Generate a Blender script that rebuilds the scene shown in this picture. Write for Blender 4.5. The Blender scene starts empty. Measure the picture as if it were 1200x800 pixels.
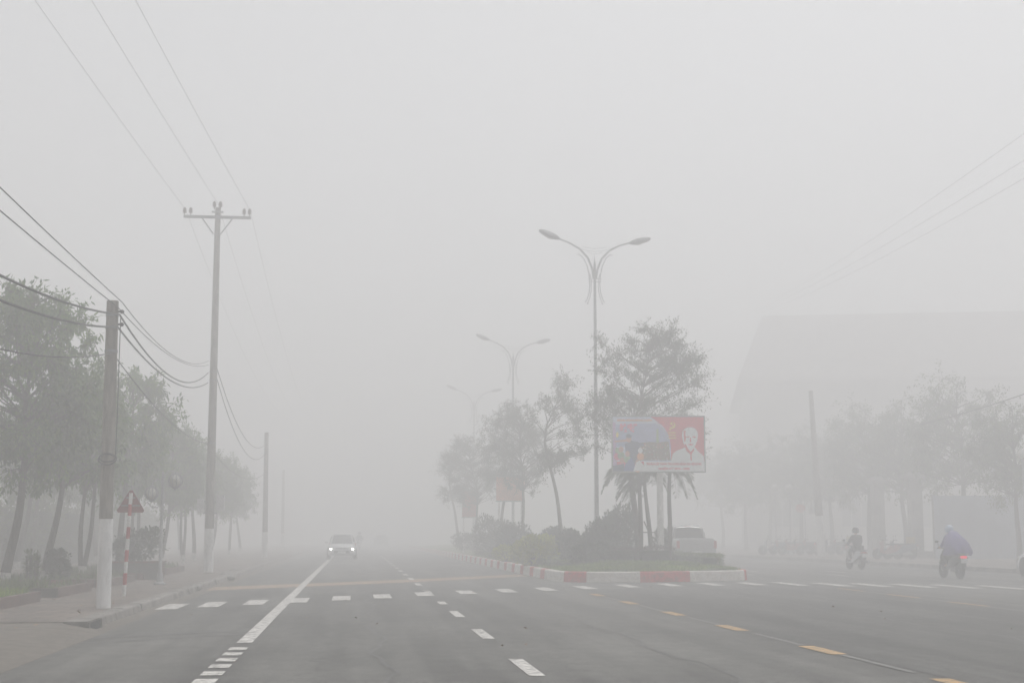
import bpy, bmesh, math, random
from math import sin, cos, pi, radians, atan, tan, sqrt
from mathutils import Vector, Matrix, noise as mnoise
C = bpy.context.scene.collection
scene = bpy.context.scene
FPX, HC = 1667.0, 1.45
PITCH = atan(227 / FPX); YAW = atan(185 / FPX * cos(PITCH))

# ---------------------------------------------------------------- survey: photo pixel -> world point
_F = Vector((sin(YAW) * cos(PITCH), cos(YAW) * cos(PITCH), sin(PITCH)))
_R = Vector((cos(YAW), -sin(YAW), 0)); _U = _R.cross(_F)
def ray(u, v): return _F + (u - 600) / FPX * _R + (400 - v) / FPX * _U
def gp(u, v, z=0.0):
    d = ray(u, v); return Vector((0, 0, HC)) + d * ((z - HC) / d.z)
def at(u, v, Y):
    d = ray(u, v); return Vector((0, 0, HC)) + d * (Y / d.y)

# ---------------------------------------------------------------- materials
def nt_mat(name):
    m = bpy.data.materials.new(name); m.use_nodes = True
    nt = m.node_tree; return m, nt, nt.nodes['Principled BSDF']
def mat(name, col, rough=0.7, var=0.25, scale=3.0, bump=0.0, bscale=40.0, metal=0.0, col2=None, stretch=None, spec=0.5, coat=0.0):
    m, nt, b = nt_mat(name)
    N = nt.nodes; L = nt.links
    tc = N.new('ShaderNodeTexCoord'); mp = N.new('ShaderNodeMapping')
    L.new(tc.outputs['Object'], mp.inputs[0])
    if stretch: mp.inputs['Scale'].default_value = stretch
    n1 = N.new('ShaderNodeTexNoise'); n1.inputs['Scale'].default_value = scale; n1.inputs['Detail'].default_value = 6; n1.inputs['Roughness'].default_value = .65
    L.new(mp.outputs[0], n1.inputs['Vector'])
    c2 = col2 if col2 else tuple(c * (1 - var) for c in col)
    c1 = col if col2 else tuple(min(1, c * (1 + var * .6)) for c in col)
    mr = N.new('ShaderNodeMapRange'); mr.inputs[1].default_value = .4; mr.inputs[2].default_value = .6
    L.new(n1.outputs[0], mr.inputs[0])
    mx = N.new('ShaderNodeMix'); mx.data_type = 'RGBA'
    mx.inputs[6].default_value = (*c2, 1); mx.inputs[7].default_value = (*c1, 1)
    L.new(mr.outputs[0], mx.inputs[0]); L.new(mx.outputs[2], b.inputs['Base Color'])
    b.inputs['Roughness'].default_value = rough; b.inputs['Metallic'].default_value = metal
    b.inputs['Specular IOR Level'].default_value = spec
    if coat: b.inputs['Coat Weight'].default_value = coat
    if bump:
        n2 = N.new('ShaderNodeTexNoise'); n2.inputs['Scale'].default_value = bscale; n2.inputs['Detail'].default_value = 4
        L.new(mp.outputs[0], n2.inputs['Vector'])
        bp = N.new('ShaderNodeBump'); bp.inputs['Strength'].default_value = bump; bp.inputs['Distance'].default_value = .02
        L.new(n2.outputs[0], bp.inputs['Height']); L.new(bp.outputs[0], b.inputs['Normal'])
    return m
def leaf_mat(name, cols, trans=0.35):
    m, nt, b = nt_mat(name); N = nt.nodes; L = nt.links
    g = N.new('ShaderNodeNewGeometry'); r = N.new('ShaderNodeValToRGB')
    L.new(g.outputs['Random Per Island'], r.inputs[0])
    e = r.color_ramp.elements
    e[0].position = 0; e[0].color = (*cols[0], 1); e[1].position = 1; e[1].color = (*cols[-1], 1)
    for i, c in enumerate(cols[1:-1]):
        q = e.new((i + 1) / (len(cols) - 1)); q.color = (*c, 1)
    tc = N.new('ShaderNodeTexCoord'); n1 = N.new('ShaderNodeTexNoise'); n1.inputs['Scale'].default_value = .9; n1.inputs['Detail'].default_value = 3
    L.new(tc.outputs['Object'], n1.inputs['Vector'])
    hs = N.new('ShaderNodeHueSaturation'); mr = N.new('ShaderNodeMapRange')
    mr.inputs[1].default_value = .35; mr.inputs[2].default_value = .65; mr.inputs[3].default_value = .6; mr.inputs[4].default_value = 1.4
    L.new(n1.outputs[0], mr.inputs[0]); L.new(mr.outputs[0], hs.inputs['Value']); L.new(r.outputs[0], hs.inputs['Color'])
    L.new(hs.outputs[0], b.inputs['Base Color']); b.inputs['Roughness'].default_value = .5
    t = N.new('ShaderNodeBsdfTranslucent'); L.new(hs.outputs[0], t.inputs['Color'])
    ms = N.new('ShaderNodeMixShader'); ms.inputs[0].default_value = trans
    L.new(b.outputs[0], ms.inputs[1]); L.new(t.outputs[0], ms.inputs[2]); L.new(ms.outputs[0], N['Material Output'].inputs[0])
    return m
def emit_mat(name, col, s):
    m, nt, b = nt_mat(name); b.inputs['Base Color'].default_value = (*col, 1)
    b.inputs['Emission Color'].default_value = (*col, 1); b.inputs['Emission Strength'].default_value = s; return m

def asphalt_mat(name, base, dark):
    m, nt, b = nt_mat(name); N = nt.nodes; L = nt.links
    tc = N.new('ShaderNodeTexCoord')
    def nz(scale, st, det=5):
        mp = N.new('ShaderNodeMapping'); mp.inputs['Scale'].default_value = st; L.new(tc.outputs['Object'], mp.inputs[0])
        n = N.new('ShaderNodeTexNoise'); n.inputs['Scale'].default_value = scale; n.inputs['Detail'].default_value = det; n.inputs['Roughness'].default_value = .6
        L.new(mp.outputs[0], n.inputs['Vector']); return n
    big = nz(.35, (1, .35, 1)); streak = nz(1.6, (1, .03, 1), 3); fine = nz(55, (1, 1, 1), 3); mid = nz(4, (1, .6, 1))
    def rng(n, a, z, lo=.41, hi=.59):
        mr = N.new('ShaderNodeMapRange'); mr.inputs[1].default_value = lo; mr.inputs[2].default_value = hi
        mr.inputs[3].default_value = a; mr.inputs[4].default_value = z; L.new(n.outputs[0], mr.inputs[0]); return mr
    vals = [rng(big, .80, 1.14), rng(streak, .80, 1.13), rng(fine, .62, 1.34), rng(mid, .88, 1.10)]
    cur = vals[0].outputs[0]
    for v in vals[1:]:
        mm = N.new('ShaderNodeMath'); mm.operation = 'MULTIPLY'; L.new(cur, mm.inputs[0]); L.new(v.outputs[0], mm.inputs[1]); cur = mm.outputs[0]
    # fine cracks
    mp = N.new('ShaderNodeMapping'); mp.inputs['Scale'].default_value = (.25, .12, 1); L.new(tc.outputs['Object'], mp.inputs[0])
    wn = N.new('ShaderNodeMixRGB'); wn.blend_type = 'ADD'; wn.inputs[0].default_value = .35
    L.new(mp.outputs[0], wn.inputs[1]); L.new(mid.outputs[1], wn.inputs[2])
    vo = N.new('ShaderNodeTexVoronoi'); vo.feature = 'DISTANCE_TO_EDGE'; vo.inputs['Scale'].default_value = 1.0; L.new(wn.outputs[0], vo.inputs['Vector'])
    cr = N.new('ShaderNodeMapRange'); cr.inputs[1].default_value = 0; cr.inputs[2].default_value = .008; cr.inputs[3].default_value = .55; cr.inputs[4].default_value = 1
    L.new(vo.outputs['Distance'], cr.inputs[0])
    m3 = N.new('ShaderNodeMath'); m3.operation = 'MULTIPLY'; L.new(cur, m3.inputs[0]); L.new(cr.outputs[0], m3.inputs[1]); cur = m3.outputs[0]
    hs = N.new('ShaderNodeHueSaturation'); hs.inputs['Color'].default_value = (*base, 1); L.new(cur, hs.inputs['Value'])
    L.new(hs.outputs[0], b.inputs['Base Color']); b.inputs['Roughness'].default_value = .78; b.inputs['Specular IOR Level'].default_value = .35
    bp = N.new('ShaderNodeBump'); bp.inputs['Strength'].default_value = .35; bp.inputs['Distance'].default_value = .008
    L.new(fine.outputs[0], bp.inputs['Height']); L.new(bp.outputs[0], b.inputs['Normal'])
    return m
def tile_mat(name, c1, c2, mortar, bw, bh, off=.5):
    m, nt, b = nt_mat(name); N = nt.nodes; L = nt.links
    tc = N.new('ShaderNodeTexCoord'); br = N.new('ShaderNodeTexBrick')
    br.inputs['Color1'].default_value = (*c1, 1); br.inputs['Color2'].default_value = (*c2, 1); br.inputs['Mortar'].default_value = (*mortar, 1)
    br.inputs['Scale'].default_value = 1; br.inputs['Brick Width'].default_value = bw; br.inputs['Row Height'].default_value = bh
    br.inputs['Mortar Size'].default_value = .02; br.offset = off
    L.new(tc.outputs['Object'], br.inputs['Vector'])
    n = N.new('ShaderNodeTexNoise'); n.inputs['Scale'].default_value = .8; n.inputs['Detail'].default_value = 8; n.inputs['Roughness'].default_value = .7
    L.new(tc.outputs['Object'], n.inputs['Vector'])
    mr = N.new('ShaderNodeMapRange'); mr.inputs[1].default_value = .3; mr.inputs[2].default_value = .7; mr.inputs[3].default_value = .6; mr.inputs[4].default_value = 1.25
    L.new(n.outputs[0], mr.inputs[0])
    hs = N.new('ShaderNodeHueSaturation'); L.new(br.outputs[0], hs.inputs['Color']); L.new(mr.outputs[0], hs.inputs['Value'])
    L.new(hs.outputs[0], b.inputs['Base Color']); b.inputs['Roughness'].default_value = .85
    bp = N.new('ShaderNodeBump'); bp.inputs['Strength'].default_value = .5; bp.inputs['Distance'].default_value = .01; bp.invert = True
    L.new(br.outputs['Fac'], bp.inputs['Height']); L.new(bp.outputs[0], b.inputs['Normal'])
    return m
def paint_mat(name, col, under, wear=.5):
    m, nt, b = nt_mat(name); N = nt.nodes; L = nt.links
    tc = N.new('ShaderNodeTexCoord'); n = N.new('ShaderNodeTexNoise'); n.inputs['Scale'].default_value = 7; n.inputs['Detail'].default_value = 8; n.inputs['Roughness'].default_value = .75
    L.new(tc.outputs['Object'], n.inputs['Vector'])
    mr = N.new('ShaderNodeMapRange'); mr.inputs[1].default_value = wear - .12; mr.inputs[2].default_value = wear + .08; L.new(n.outputs[0], mr.inputs[0])
    mx = N.new('ShaderNodeMix'); mx.data_type = 'RGBA'; mx.inputs[6].default_value = (*col, 1); mx.inputs[7].default_value = (*under, 1)
    L.new(mr.outputs[0], mx.inputs[0]); L.new(mx.outputs[2], b.inputs['Base Color']); b.inputs['Roughness'].default_value = .7
    return m

ASP = (.124, .121, .111)
M = dict(
    asphalt=asphalt_mat('asphalt', ASP, None), asphalt_new=asphalt_mat('asphalt_dark', (.100, .098, .091), None),
    white_line=paint_mat('worn_white_line', (.72, .70, .66), ASP, .555), yellow_line=paint_mat('worn_yellow_line', (.55, .34, .13), ASP, .57),
    tan_line=paint_mat('faded_orange_line', (.42, .28, .17), ASP, .555), faint_line=paint_mat('faint_white_line', (.19, .185, .175), ASP, .55),
    tar=mat('dark_tar', (.082, .08, .075), .6), paving=tile_mat('pavement_tiles', (.20, .162, .135), (.155, .132, .115), (.09, .08, .07), .5, .5),
    brick=tile_mat('bed_brick', (.20, .085, .065), (.15, .07, .06), (.12, .11, .10), .22, .07),
    kerb=mat('kerb_concrete', (.24, .225, .205), .9, .35, 2, .4), kerb_white=mat('kerb_white_paint', (.74, .71, .67), .8, .3, 6, .4, col2=(.62, .58, .52)),
    kerb_red=mat('kerb_red_paint', (.58, .07, .07), .75, .25, 6, .4, col2=(.36, .09, .08)), soil=mat('bed_soil', (.10, .08, .06), .95, .4, 4, .6),
    earth=mat('ground_earth', (.13, .12, .09), .95, .35, .3, .3), grass_base=mat('grass_ground', (.12, .15, .045), .95, .4, 1.5, .5),
    concrete=mat('pole_concrete', (.27, .25, .22), .9, .3, 3, .3, stretch=(3, 3, .6)), lime=mat('pole_white_paint', (.80, .80, .79), .8, .16, 3, .15, stretch=(2, 2, .5)),
    steel=mat('galvanised_steel', (.26, .265, .27), .5, .2, 4, metal=.5), lamp_paint=mat('lamp_pole_grey_paint', (.40, .405, .41), .5, .15, 4),
    lamp_head=mat('lamp_head_grey', (.30, .305, .31), .5, .1, 4), wire=mat('black_cable', (.07, .07, .075), .6, .1), wire_al=mat('aluminium_wire', (.30, .30, .31), .5, .1, metal=.0),
    ceramic=mat('brown_porcelain', (.10, .06, .05), .3, .1), glass_lamp=mat('lamp_glass', (.6, .6, .55), .2, .1),
    bark=mat('bark_grey', (.085, .072, .06), .95, .4, 6, .7, stretch=(3, 3, .8)), bark2=mat('bark_pale', (.12, .105, .09), .95, .35, 6, .6, stretch=(3, 3, .8)),
    palm_bark=mat('palm_bark', (.10, .085, .075), .95, .35, 7, .6, stretch=(.4, .4, 6)), limewash=mat('limewash', (.5, .49, .46), .95, .4, 8, .3),
    leaf=leaf_mat('street_tree_leaves', [(.04, .10, .006), (.065, .145, .010), (.14, .22, .018)], .45),
    leaf_far=leaf_mat('evergreen_leaves', [(.07, .10, .04), (.10, .14, .05), (.14, .18, .07)]),
    leaf_m=leaf_mat('median_tree_leaves', [(.045, .062, .028), (.065, .088, .04), (.09, .12, .055)]),
    palm_leaf=leaf_mat('palm_leaves', [(.035, .055, .02), (.06, .085, .03), (.11, .13, .05)]),
    shrub=leaf_mat('shrub_leaves', [(.022, .038, .018), (.035, .055, .024), (.055, .08, .03)]),
    shrub_y=leaf_mat('yellow_shrub_leaves', [(.28, .32, .02), (.40, .42, .03), (.20, .26, .02)]),
    shrub_p=leaf_mat('purple_hedge_leaves', [(.045, .025, .028), (.07, .04, .04), (.05, .045, .03)]),
    hedge=leaf_mat('hedge_leaves', [(.06, .09, .02), (.09, .13, .03), (.13, .17, .045)]),
    grassblade=leaf_mat('grass_blades', [(.10, .18, .02), (.16, .25, .03), (.24, .29, .06)]),
    pot=mat('planter_clay', (.20, .12, .09), .9, .3, 4), red_sign=mat('sign_back_red', (.22, .05, .045), .7, .15, 4), pole_red=mat('sign_pole_red', (.42, .045, .05), .6, .15, 5),
    pole_white=mat('sign_pole_white', (.7, .69, .67), .6, .12, 5), white_box=mat('white_metal', (.55, .55, .55), .6, .1), car_white=mat('car_white_paint', (.66, .67, .68), .3, .04, 2, coat=.5),
    car_silver=mat('car_silver_paint', (.34, .345, .35), .35, .06, 2, coat=.4), glass=mat('dark_window_glass', (.035, .04, .045), .12, .1, 2), black=mat('black_plastic', (.035, .035, .037), .6, .15),
    chrome=mat('chrome_trim', (.5, .5, .5), .25, .05, metal=.9), tyre=mat('tyre_rubber', (.03, .03, .03), .85, .2), rim=mat('wheel_rim', (.3, .3, .31), .4, .1, metal=.6),
    headlight=emit_mat('lit_headlight', (1, .98, .93), 30), tail=emit_mat('lit_tail_light', (1, .03, .07), 1.1), tail_off=mat('red_lens', (.35, .02, .02), .3, .05),
    plate=mat('number_plate', (.7, .7, .7), .5, .05), skin=mat('skin', (.42, .26, .19), .6, .1), purple=mat('purple_raincoat', (.085, .06, .26), .5, .18, 4, .3, 6),
    helmet_blue=mat('pale_blue_helmet', (.42, .52, .66), .3, .05), helmet_dark=mat('dark_helmet', (.04, .04, .045), .35, .1), cloth_dark=mat('dark_jacket', (.03, .033, .035), .85, .2), cloth_grey=mat('grey_trousers', (.05, .048, .055), .85, .2),
    bike_white=mat('scooter_white_panel', (.55, .55, .56), .35, .05, coat=.4), bike_red=mat('scooter_red_panel', (.22, .05, .045), .35, .05, coat=.4), bike_blue=mat('scooter_blue_panel', (.06, .07, .11), .35, .05, coat=.4),
    bike_black=mat('scooter_black_panel', (.03, .03, .032), .35, .1, coat=.4), bike_yellow=mat('yellow_box', (.4, .30, .12), .6, .1), orange=mat('orange_indicator', (.25, .09, .05), .4, .05),
    wall_cream=mat('render_cream', (.48, .46, .42), .9, .15, .6), roof=mat('roof_sheet', (.30, .275, .265), .8, .2, 1), wall_dark=mat('gate_pillar_stone', (.32, .31, .295), .9, .25, 1),
    wall_blue=mat('pale_blue_sheet', (.34, .37, .43), .7, .12, .8), window=mat('building_window', (.05, .06, .07), .2, .2), trim=mat('building_trim', (.45, .44, .42), .8, .1),
    board_frame=mat('billboard_frame', (.30, .32, .31), .6, .1), board_back=mat('board_steel', (.25, .25, .25), .6, .1),
    art_red=mat('print_red', (.70, .05, .08), .6, .06, 2), art_white=mat('print_white', (.85, .85, .86), .6, .04, 2), art_blue=mat('print_sky', (.38, .41, .62), .6, .15, 1.2), art_pale=mat('print_pale_sky', (.62, .66, .82), .6, .1, 2),
    art_orange=mat('print_orange', (.80, .30, .06), .6, .05), art_yellow=mat('print_yellow', (.85, .66, .08), .6, .05), art_pink=mat('print_pink', (.75, .14, .28), .6, .2, 6), art_dark=mat('print_dark_crowd', (.13, .13, .11), .6, .5, 14, col2=(.26, .16, .12)),
    art_navy=mat('print_navy', (.08, .10, .20), .6, .2, 5), art_skin=mat('print_skin', (.55, .28, .22), .6, .1, 5), art_green=mat('print_green', (.30, .42, .25), .6, .3, 8), art_violet=mat('print_violet', (.50, .32, .55), .6, .1, 4),
    art_blue2=mat('print_deep_blue', (.12, .15, .36), .6, .1, 4), banner=mat('orange_banner', (.62, .27, .16), .7, .12, 2), banner_red=mat('red_banner', (.45, .12, .09), .7, .12, 2), dry_leaf=leaf_mat('dry_leaves', [(.25, .10, .04), (.16, .09, .04), (.30, .16, .06)], .1),
    ramp=mat('ramp_concrete', (.16, .142, .12), .92, .2, 5, .4, 30),
    inlet_shade=mat('drain_dark', (.03, .03, .03), .9), stone=mat('loose_stone', (.3, .29, .27), .9, .2))

# ---------------------------------------------------------------- mesh builder
class MB:
    def __init__(s): s.v = []; s.f = []; s.m = []
    def add(s, vs, fs, mi=0):
        o = len(s.v); s.v += [tuple(v) for v in vs]; s.f += [tuple(o + i for i in f) for f in fs]; s.m += [mi] * len(fs); return s
    def box(s, c, d, mi=0, rot=0, taper=1.0):
        x, y, z = d[0] / 2, d[1] / 2, d[2] / 2; cr, sr = cos(rot), sin(rot); vs = []
        for dz in (-z, z):
            t = taper if dz > 0 else 1
            for a, b in ((-x, -y), (x, -y), (x, y), (-x, y)):
                a *= t; b *= t; vs.append((c[0] + a * cr - b * sr, c[1] + a * sr + b * cr, c[2] + dz))
        return s.add(vs, [(3, 2, 1, 0), (4, 5, 6, 7), (0, 1, 5, 4), (1, 2, 6, 5), (2, 3, 7, 6), (3, 0, 4, 7)], mi)
    def tube(s, pts, r, n=8, mi=0, cap=True):
        pts = [Vector(p) for p in pts]; rs = r if isinstance(r, (list, tuple)) else [r] * len(pts); o = []; vs = []; fs = []
        up = None
        for i, p in enumerate(pts):
            a = pts[max(i - 1, 0)]; b = pts[min(i + 1, len(pts) - 1)]; d = (b - a)
            d = d.normalized() if d.length > 1e-9 else Vector((0, 0, 1))
            if up is None: up = d.orthogonal().normalized()
            else:
                up = up - d * up.dot(d); up = up.normalized() if up.length > 1e-6 else d.orthogonal().normalized()
            w = d.cross(up)
            for k in range(n):
                t = 2 * pi * k / n; vs.append(p + (up * cos(t) + w * sin(t)) * rs[i])
        for i in range(len(pts) - 1):
            for k in range(n):
                a = i * n + k; b = i * n + (k + 1) % n; fs.append((a, b, b + n, a + n))
        if cap: fs.append(tuple(range(n))[::-1]); fs.append(tuple((len(pts) - 1) * n + k for k in range(n)))
        return s.add(vs, fs, mi)
    def lathe(s, prof, n=16, c=(0, 0, 0), mi=0, axis='z'):
        vs = []; fs = []
        for r, h in prof:
            for k in range(n):
                t = 2 * pi * k / n
                if axis == 'z': vs.append((c[0] + r * cos(t), c[1] + r * sin(t), c[2] + h))
                elif axis == 'x': vs.append((c[0] + h, c[1] + r * cos(t), c[2] + r * sin(t)))
                else: vs.append((c[0] + r * sin(t), c[1] + h, c[2] + r * cos(t)))
        for i in range(len(prof) - 1):
            for k in range(n):
                a = i * n + k; b = i * n + (k + 1) % n; fs.append((a, b, b + n, a + n))
        if prof[0][0] > 1e-4: fs.append(tuple(range(n))[::-1])
        if prof[-1][0] > 1e-4: fs.append(tuple((len(prof) - 1) * n + k for k in range(n)))
        return s.add(vs, fs, mi)
    def ball(s, c, r, n=12, mi=0, sz=(1, 1, 1)):
        pr = []; m = max(5, n // 2)
        vs = []; fs = []
        for i in range(m + 1):
            a = pi * i / m
            for k in range(n):
                t = 2 * pi * k / n; vs.append((c[0] + r * sz[0] * sin(a) * cos(t), c[1] + r * sz[1] * sin(a) * sin(t), c[2] - r * sz[2] * cos(a)))
        for i in range(m):
            for k in range(n): a = i * n + k; b = i * n + (k + 1) % n; fs.append((a, b, b + n, a + n))
        return s.add(vs, fs, mi)
    def loft(s, rings, mi=0, cap=True):
        n = len(rings[0]); vs = [p for r in rings for p in r]; fs = []
        for i in range(len(rings) - 1):
            for k in range(n): a = i * n + k; b = i * n + (k + 1) % n; fs.append((a, b, b + n, a + n))
        if cap: fs.append(tuple(range(n))[::-1]); fs.append(tuple((len(rings) - 1) * n + k for k in range(n)))
        return s.add(vs, fs, mi)
    def prism(s, poly, z0, z1, mi=0):
        n = len(poly); vs = [(x, y, z0) for x, y in poly] + [(x, y, z1) for x, y in poly]
        fs = [tuple(range(n))[::-1], tuple(range(n, 2 * n))] + [(k, (k + 1) % n, (k + 1) % n + n, k + n) for k in range(n)]
        return s.add(vs, fs, mi)
    def quad(s, a, b, c, d, mi=0): return s.add([a, b, c, d], [(0, 1, 2, 3)], mi)
    def build(s, name, mats, parent=None, smooth=35, loc=None):
        me = bpy.data.meshes.new(name); me.from_pydata(s.v, [], s.f)
        for m in (mats if isinstance(mats, list) else [mats]): me.materials.append(m)
        me.polygons.foreach_set('material_index', s.m)
        if smooth:
            me.polygons.foreach_set('use_smooth', [True] * len(s.f)); me.update()
            if len(s.f) < 60000: me.set_sharp_from_angle(angle=radians(smooth))
        me.update()
        o = bpy.data.objects.new(name, me); C.objects.link(o)
        if parent: o.parent = parent
        if loc: o.location = loc
        return o
def fixn(o):
    bm = bmesh.new(); bm.from_mesh(o.data); bmesh.ops.recalc_face_normals(bm, faces=bm.faces); bm.to_mesh(o.data); bm.free(); return o
def tag(o, label, cat, group=None):
    o['label'] = label; o['category'] = cat
    if group: o['group'] = group
    return o
def thing(name, label, cat, loc=(0, 0, 0), rz=0, group=None):
    o = bpy.data.objects.new(name, None); o.empty_display_size = .3; C.objects.link(o); o.location = loc; o.rotation_euler = (0, 0, rz)
    return tag(o, label, cat, group)
def structure(o): o['kind'] = 'structure'; return o
def stuff(o, label, cat): tag(o, label, cat); o['kind'] = 'stuff'; return o
def dup(root, loc, rz, label, group=None, scale=None):
    def cp(o, par):
        c = o.copy(); C.objects.link(c)
        if par: c.parent = par
        for ch in o.children: cp(ch, c)
        return c
    r = cp(root, None); r.location = loc; r.rotation_euler = (0, 0, rz); r['label'] = label
    if group: r['group'] = group
    if scale: r.scale = scale if isinstance(scale, tuple) else (scale,) * 3
    return r

# ---------------------------------------------------------------- ground, road, pavements
def sheet(name, x0, x1, y0, y1, z, m, ny=1):
    b = MB()
    for i in range(ny):
        a = y0 + (y1 - y0) * i / ny; c = y0 + (y1 - y0) * (i + 1) / ny
        b.quad((x0, a, z), (x1, a, z), (x1, c, z), (x0, c, z))
    return structure(b.build(name, m, smooth=0))
sheet('ground', -390, 390, -50, 390, -.03, M['earth'])
sheet('road', -4.2, 25.5, -40, 380, 0.0, M['asphalt'])
sheet('road_patch', 6.05, 12.75, 2, 39.0, .004, M['asphalt_new'])

lines = MB(); ye = MB(); tn = MB(); ft = MB()
def mark(b, x0, x1, y0, y1, z=.008, sk=0):
    b.quad((x0, y0, z), (x1, y0 + sk, z), (x1, y1 + sk, z), (x0, y1, z))
y = 20.0
while y < 200: mark(lines, -1.57, -1.36, y, y + 10); y += 10
y = 19.2
while y > 8:
    mark(lines, -1.58, -1.35, y - .46, y); y -= .83
y = 15.0
k = 0
while y < 170:
    if not (31 < y < 36): mark(lines, 1.83, 2.0, y, y + 2.05)
    else: mark(lines, 1.83, 2.0, y - .6, y + .7)
    y += 5.4
mark(lines, 1.83, 2.0, 37.6, 38.5); mark(lines, 1.83, 2.0, 9.6, 11.6)
cross = [(-3.67, 30.09), (-2.94, 30.91), (-2.1, 31.78), (-1.21, 32.71), (-0.27, 33.7), (0.69, 34.62), (1.75, 35.8), (2.87, 36.85), (4.0, 37.76), (5.18, 38.73), (6.43, 39.8), (7.84, 40.9), (9.25, 41.7), (10.6, 42.1), (11.89, 42.3), (13.04, 42.2), (14.1, 41.4), (15.1, 40.9), (16.1, 40.2), (17.1, 39.5), (18.1, 38.7), (19.2, 38.0), (20.3, 37.3), (21.4, 36.6), (22.5, 35.9), (23.6, 35.2)]
for x, y in cross:
    hl = 1.15 if x < 12 else 1.5
    mark(lines, x - .21, x + .21, y - hl, y + hl, .012, .12)
for y0 in (9.5, 12.85, 17.2, 21.6, 25.8, 30.1, 34.2): mark(ye, 5.83, 6.05, y0 + .05, y0 + 1.4, .009)
for y0 in (11.2, 14.9, 18.8, 23.1, 27.4, 31.7): mark(ft, 5.90, 5.99, y0, y0 + 2.3, .008)
for i in range(9):
    y0 = 22.5 + i * 2.0; xx = 12.72 + i * .07
    mark(ye if i % 2 else ft, xx, xx + (.14 if i % 2 else .1), y0, y0 + 2.0, .009)
for xx, yy in ((14.6, 52), (16.2, 57), (17.6, 50), (19.2, 55), (15.2, 68), (18.2, 66)):
    mark(lines, xx, xx + .14, yy, yy + 2.2, .008)
ln = lines.build('white_road_markings', M['white_line'], smooth=0); structure(ln)
structure(ye.build('yellow_road_markings', M['yellow_line'], smooth=0)); structure(ft.build('faint_road_markings', M['faint_line'], smooth=0))
# faded orange strip across the carriageway
pts = [(-3.9, 38.9), (-1, 42), (1.77, 45.2), (4, 48.2), (6.2, 51.2)]
for (a, b_), (c, d) in zip(pts, pts[1:]): tn.quad((a, b_, .004), (c, d, .004), (c, d + 2.8, .004), (a, b_ + 2.6, .004))
structure(tn.build('orange_road_marking', M['tan_line'], smooth=0))
# tar seams
def strip(b, p, w, z):
    for (x0, y0), (x1, y1) in zip(p, p[1:]):
        d = Vector((x1 - x0, y1 - y0)).normalized(); nx, ny = -d.y * w / 2, d.x * w / 2
        b.quad((x0 - nx, y0 - ny, z), (x1 - nx, y1 - ny, z), (x1 + nx, y1 + ny, z), (x0 + nx, y0 + ny, z))
sm = MB()
strip(sm, [(-3.9, 21.0), (-3.3, 21.5), (-2.6, 22.0), (-1.9, 22.5)], .30, .004)
strip(sm, [(-3.8, 20.2), (-3.2, 20.5), (-2.4, 21.2), (-1.5, 21.9)], .14, .0045)
for x0_, ya, yb, wv in ((.35, 9, 40, .05), (3.9, 14, 30, .04), (9.3, 18, 41, .05)):
    strip(sm, [(x0_ + .10 * sin(q * 1.3) + .05 * sin(q * 3.7 + x0_), q, ) for q in [ya + i * .6 for i in range(int((yb - ya) / .6))]], wv, .0055)
strip(sm, [(x0_, 25.2 + .25 * sin(x0_ * 1.9) + .1 * sin(x0_ * 5)) for x0_ in [-1.2 + i * .35 for i in range(20)]], .05, .0058)
structure(sm.build('road_tar_seam', M['tar'], smooth=0))

# left kerb and pavement
KH = .15
def left_kerb():
    b = MB(); x0 = -4.05; rnd = random.Random(3); y = 23.6
    while y < 200:
        if not (35.9 < y < 36.6 or 50.6 < y < 51.4):
            j = rnd.uniform(-.01, .01); h = KH + rnd.uniform(-.006, .006)
            pr = [(x0 - .28 + j, 0), (x0 + j, 0), (x0 - .03 + j, h - .03), (x0 - .07 + j, h), (x0 - .28 + j, h)]
            r0 = [(p, y, q) for p, q in pr]; r1 = [(p, y + .98, q) for p, q in pr]; b.loft([r0, r1])
        y += 1.0
    return b.build('left_kerb', M['kerb'], smooth=0)
structure(fixn(left_kerb()))
g_ = MB()  # concrete gutter and sloped lip near the camera
g_.quad((-4.05, 20, .005), (-3.72, 20, .002), (-3.72, 200, .002), (-4.05, 200, .005))
rows = []
for i in range(31):
    yy = -6 + i * .95; k = max(0, min(1, (yy - 19.5) / 3.0)); h = .05 + .0 * k
    rows.append([(-3.70, yy, .003), (-3.95, yy, .035 + .03 * k), (-4.35, yy, .06 + .08 * k), (-5.2, yy, .10 + .04 * k), (-5.9, yy, .148)])
for r0, r1 in zip(rows, rows[1:]):
    for a in range(4): g_.quad(r0[a], r0[a + 1], r1[a + 1], r1[a])
g2 = g_.build('gutter_ramp', M['ramp'], smooth=60); structure(g2)
inl = MB(); inl.box((-4.12, 23.0, .07), (.30, 1.0, .13), 0); inl.box((-4.12, 22.44, .075), (.34, .12, .15), 1); inl.box((-4.12, 23.56, .075), (.34, .12, .15), 1); inl.box((-4.16, 23.0, .148), (.36, 1.2, .03), 1)  # dark box puts the shade of the inlet hole into colour
structure(inl.build('kerb_drain_inlet', [M['inlet_shade'], M['kerb']], smooth=0))
pv = MB()
pv.prism([(-5.9, -6), (-5.9, 22.6), (-4.33, 22.6), (-4.33, 200), (-13, 200), (-13, -6)], -.02, .147)
structure(fixn(pv.build('left_pavement', M['paving'], smooth=0)))
rd = MB()   # right kerb + pavement
y = 20
while y < 260:
    rd.loft([[(25.3, yy, 0), (25.3, yy, .17), (25.36, yy, .2), (25.6, yy, .2), (25.6, yy, 0)] for yy in (y, y + .98)]); y += 1
structure(fixn(rd.build('right_kerb', M['kerb'], smooth=0)))
sheet('right_pavement', 25.6, 34.0, 5, 260, .19, M['paving'])
sheet('right_forecourt', 34.0, 90, 5, 260, .17, M['kerb'])

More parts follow.
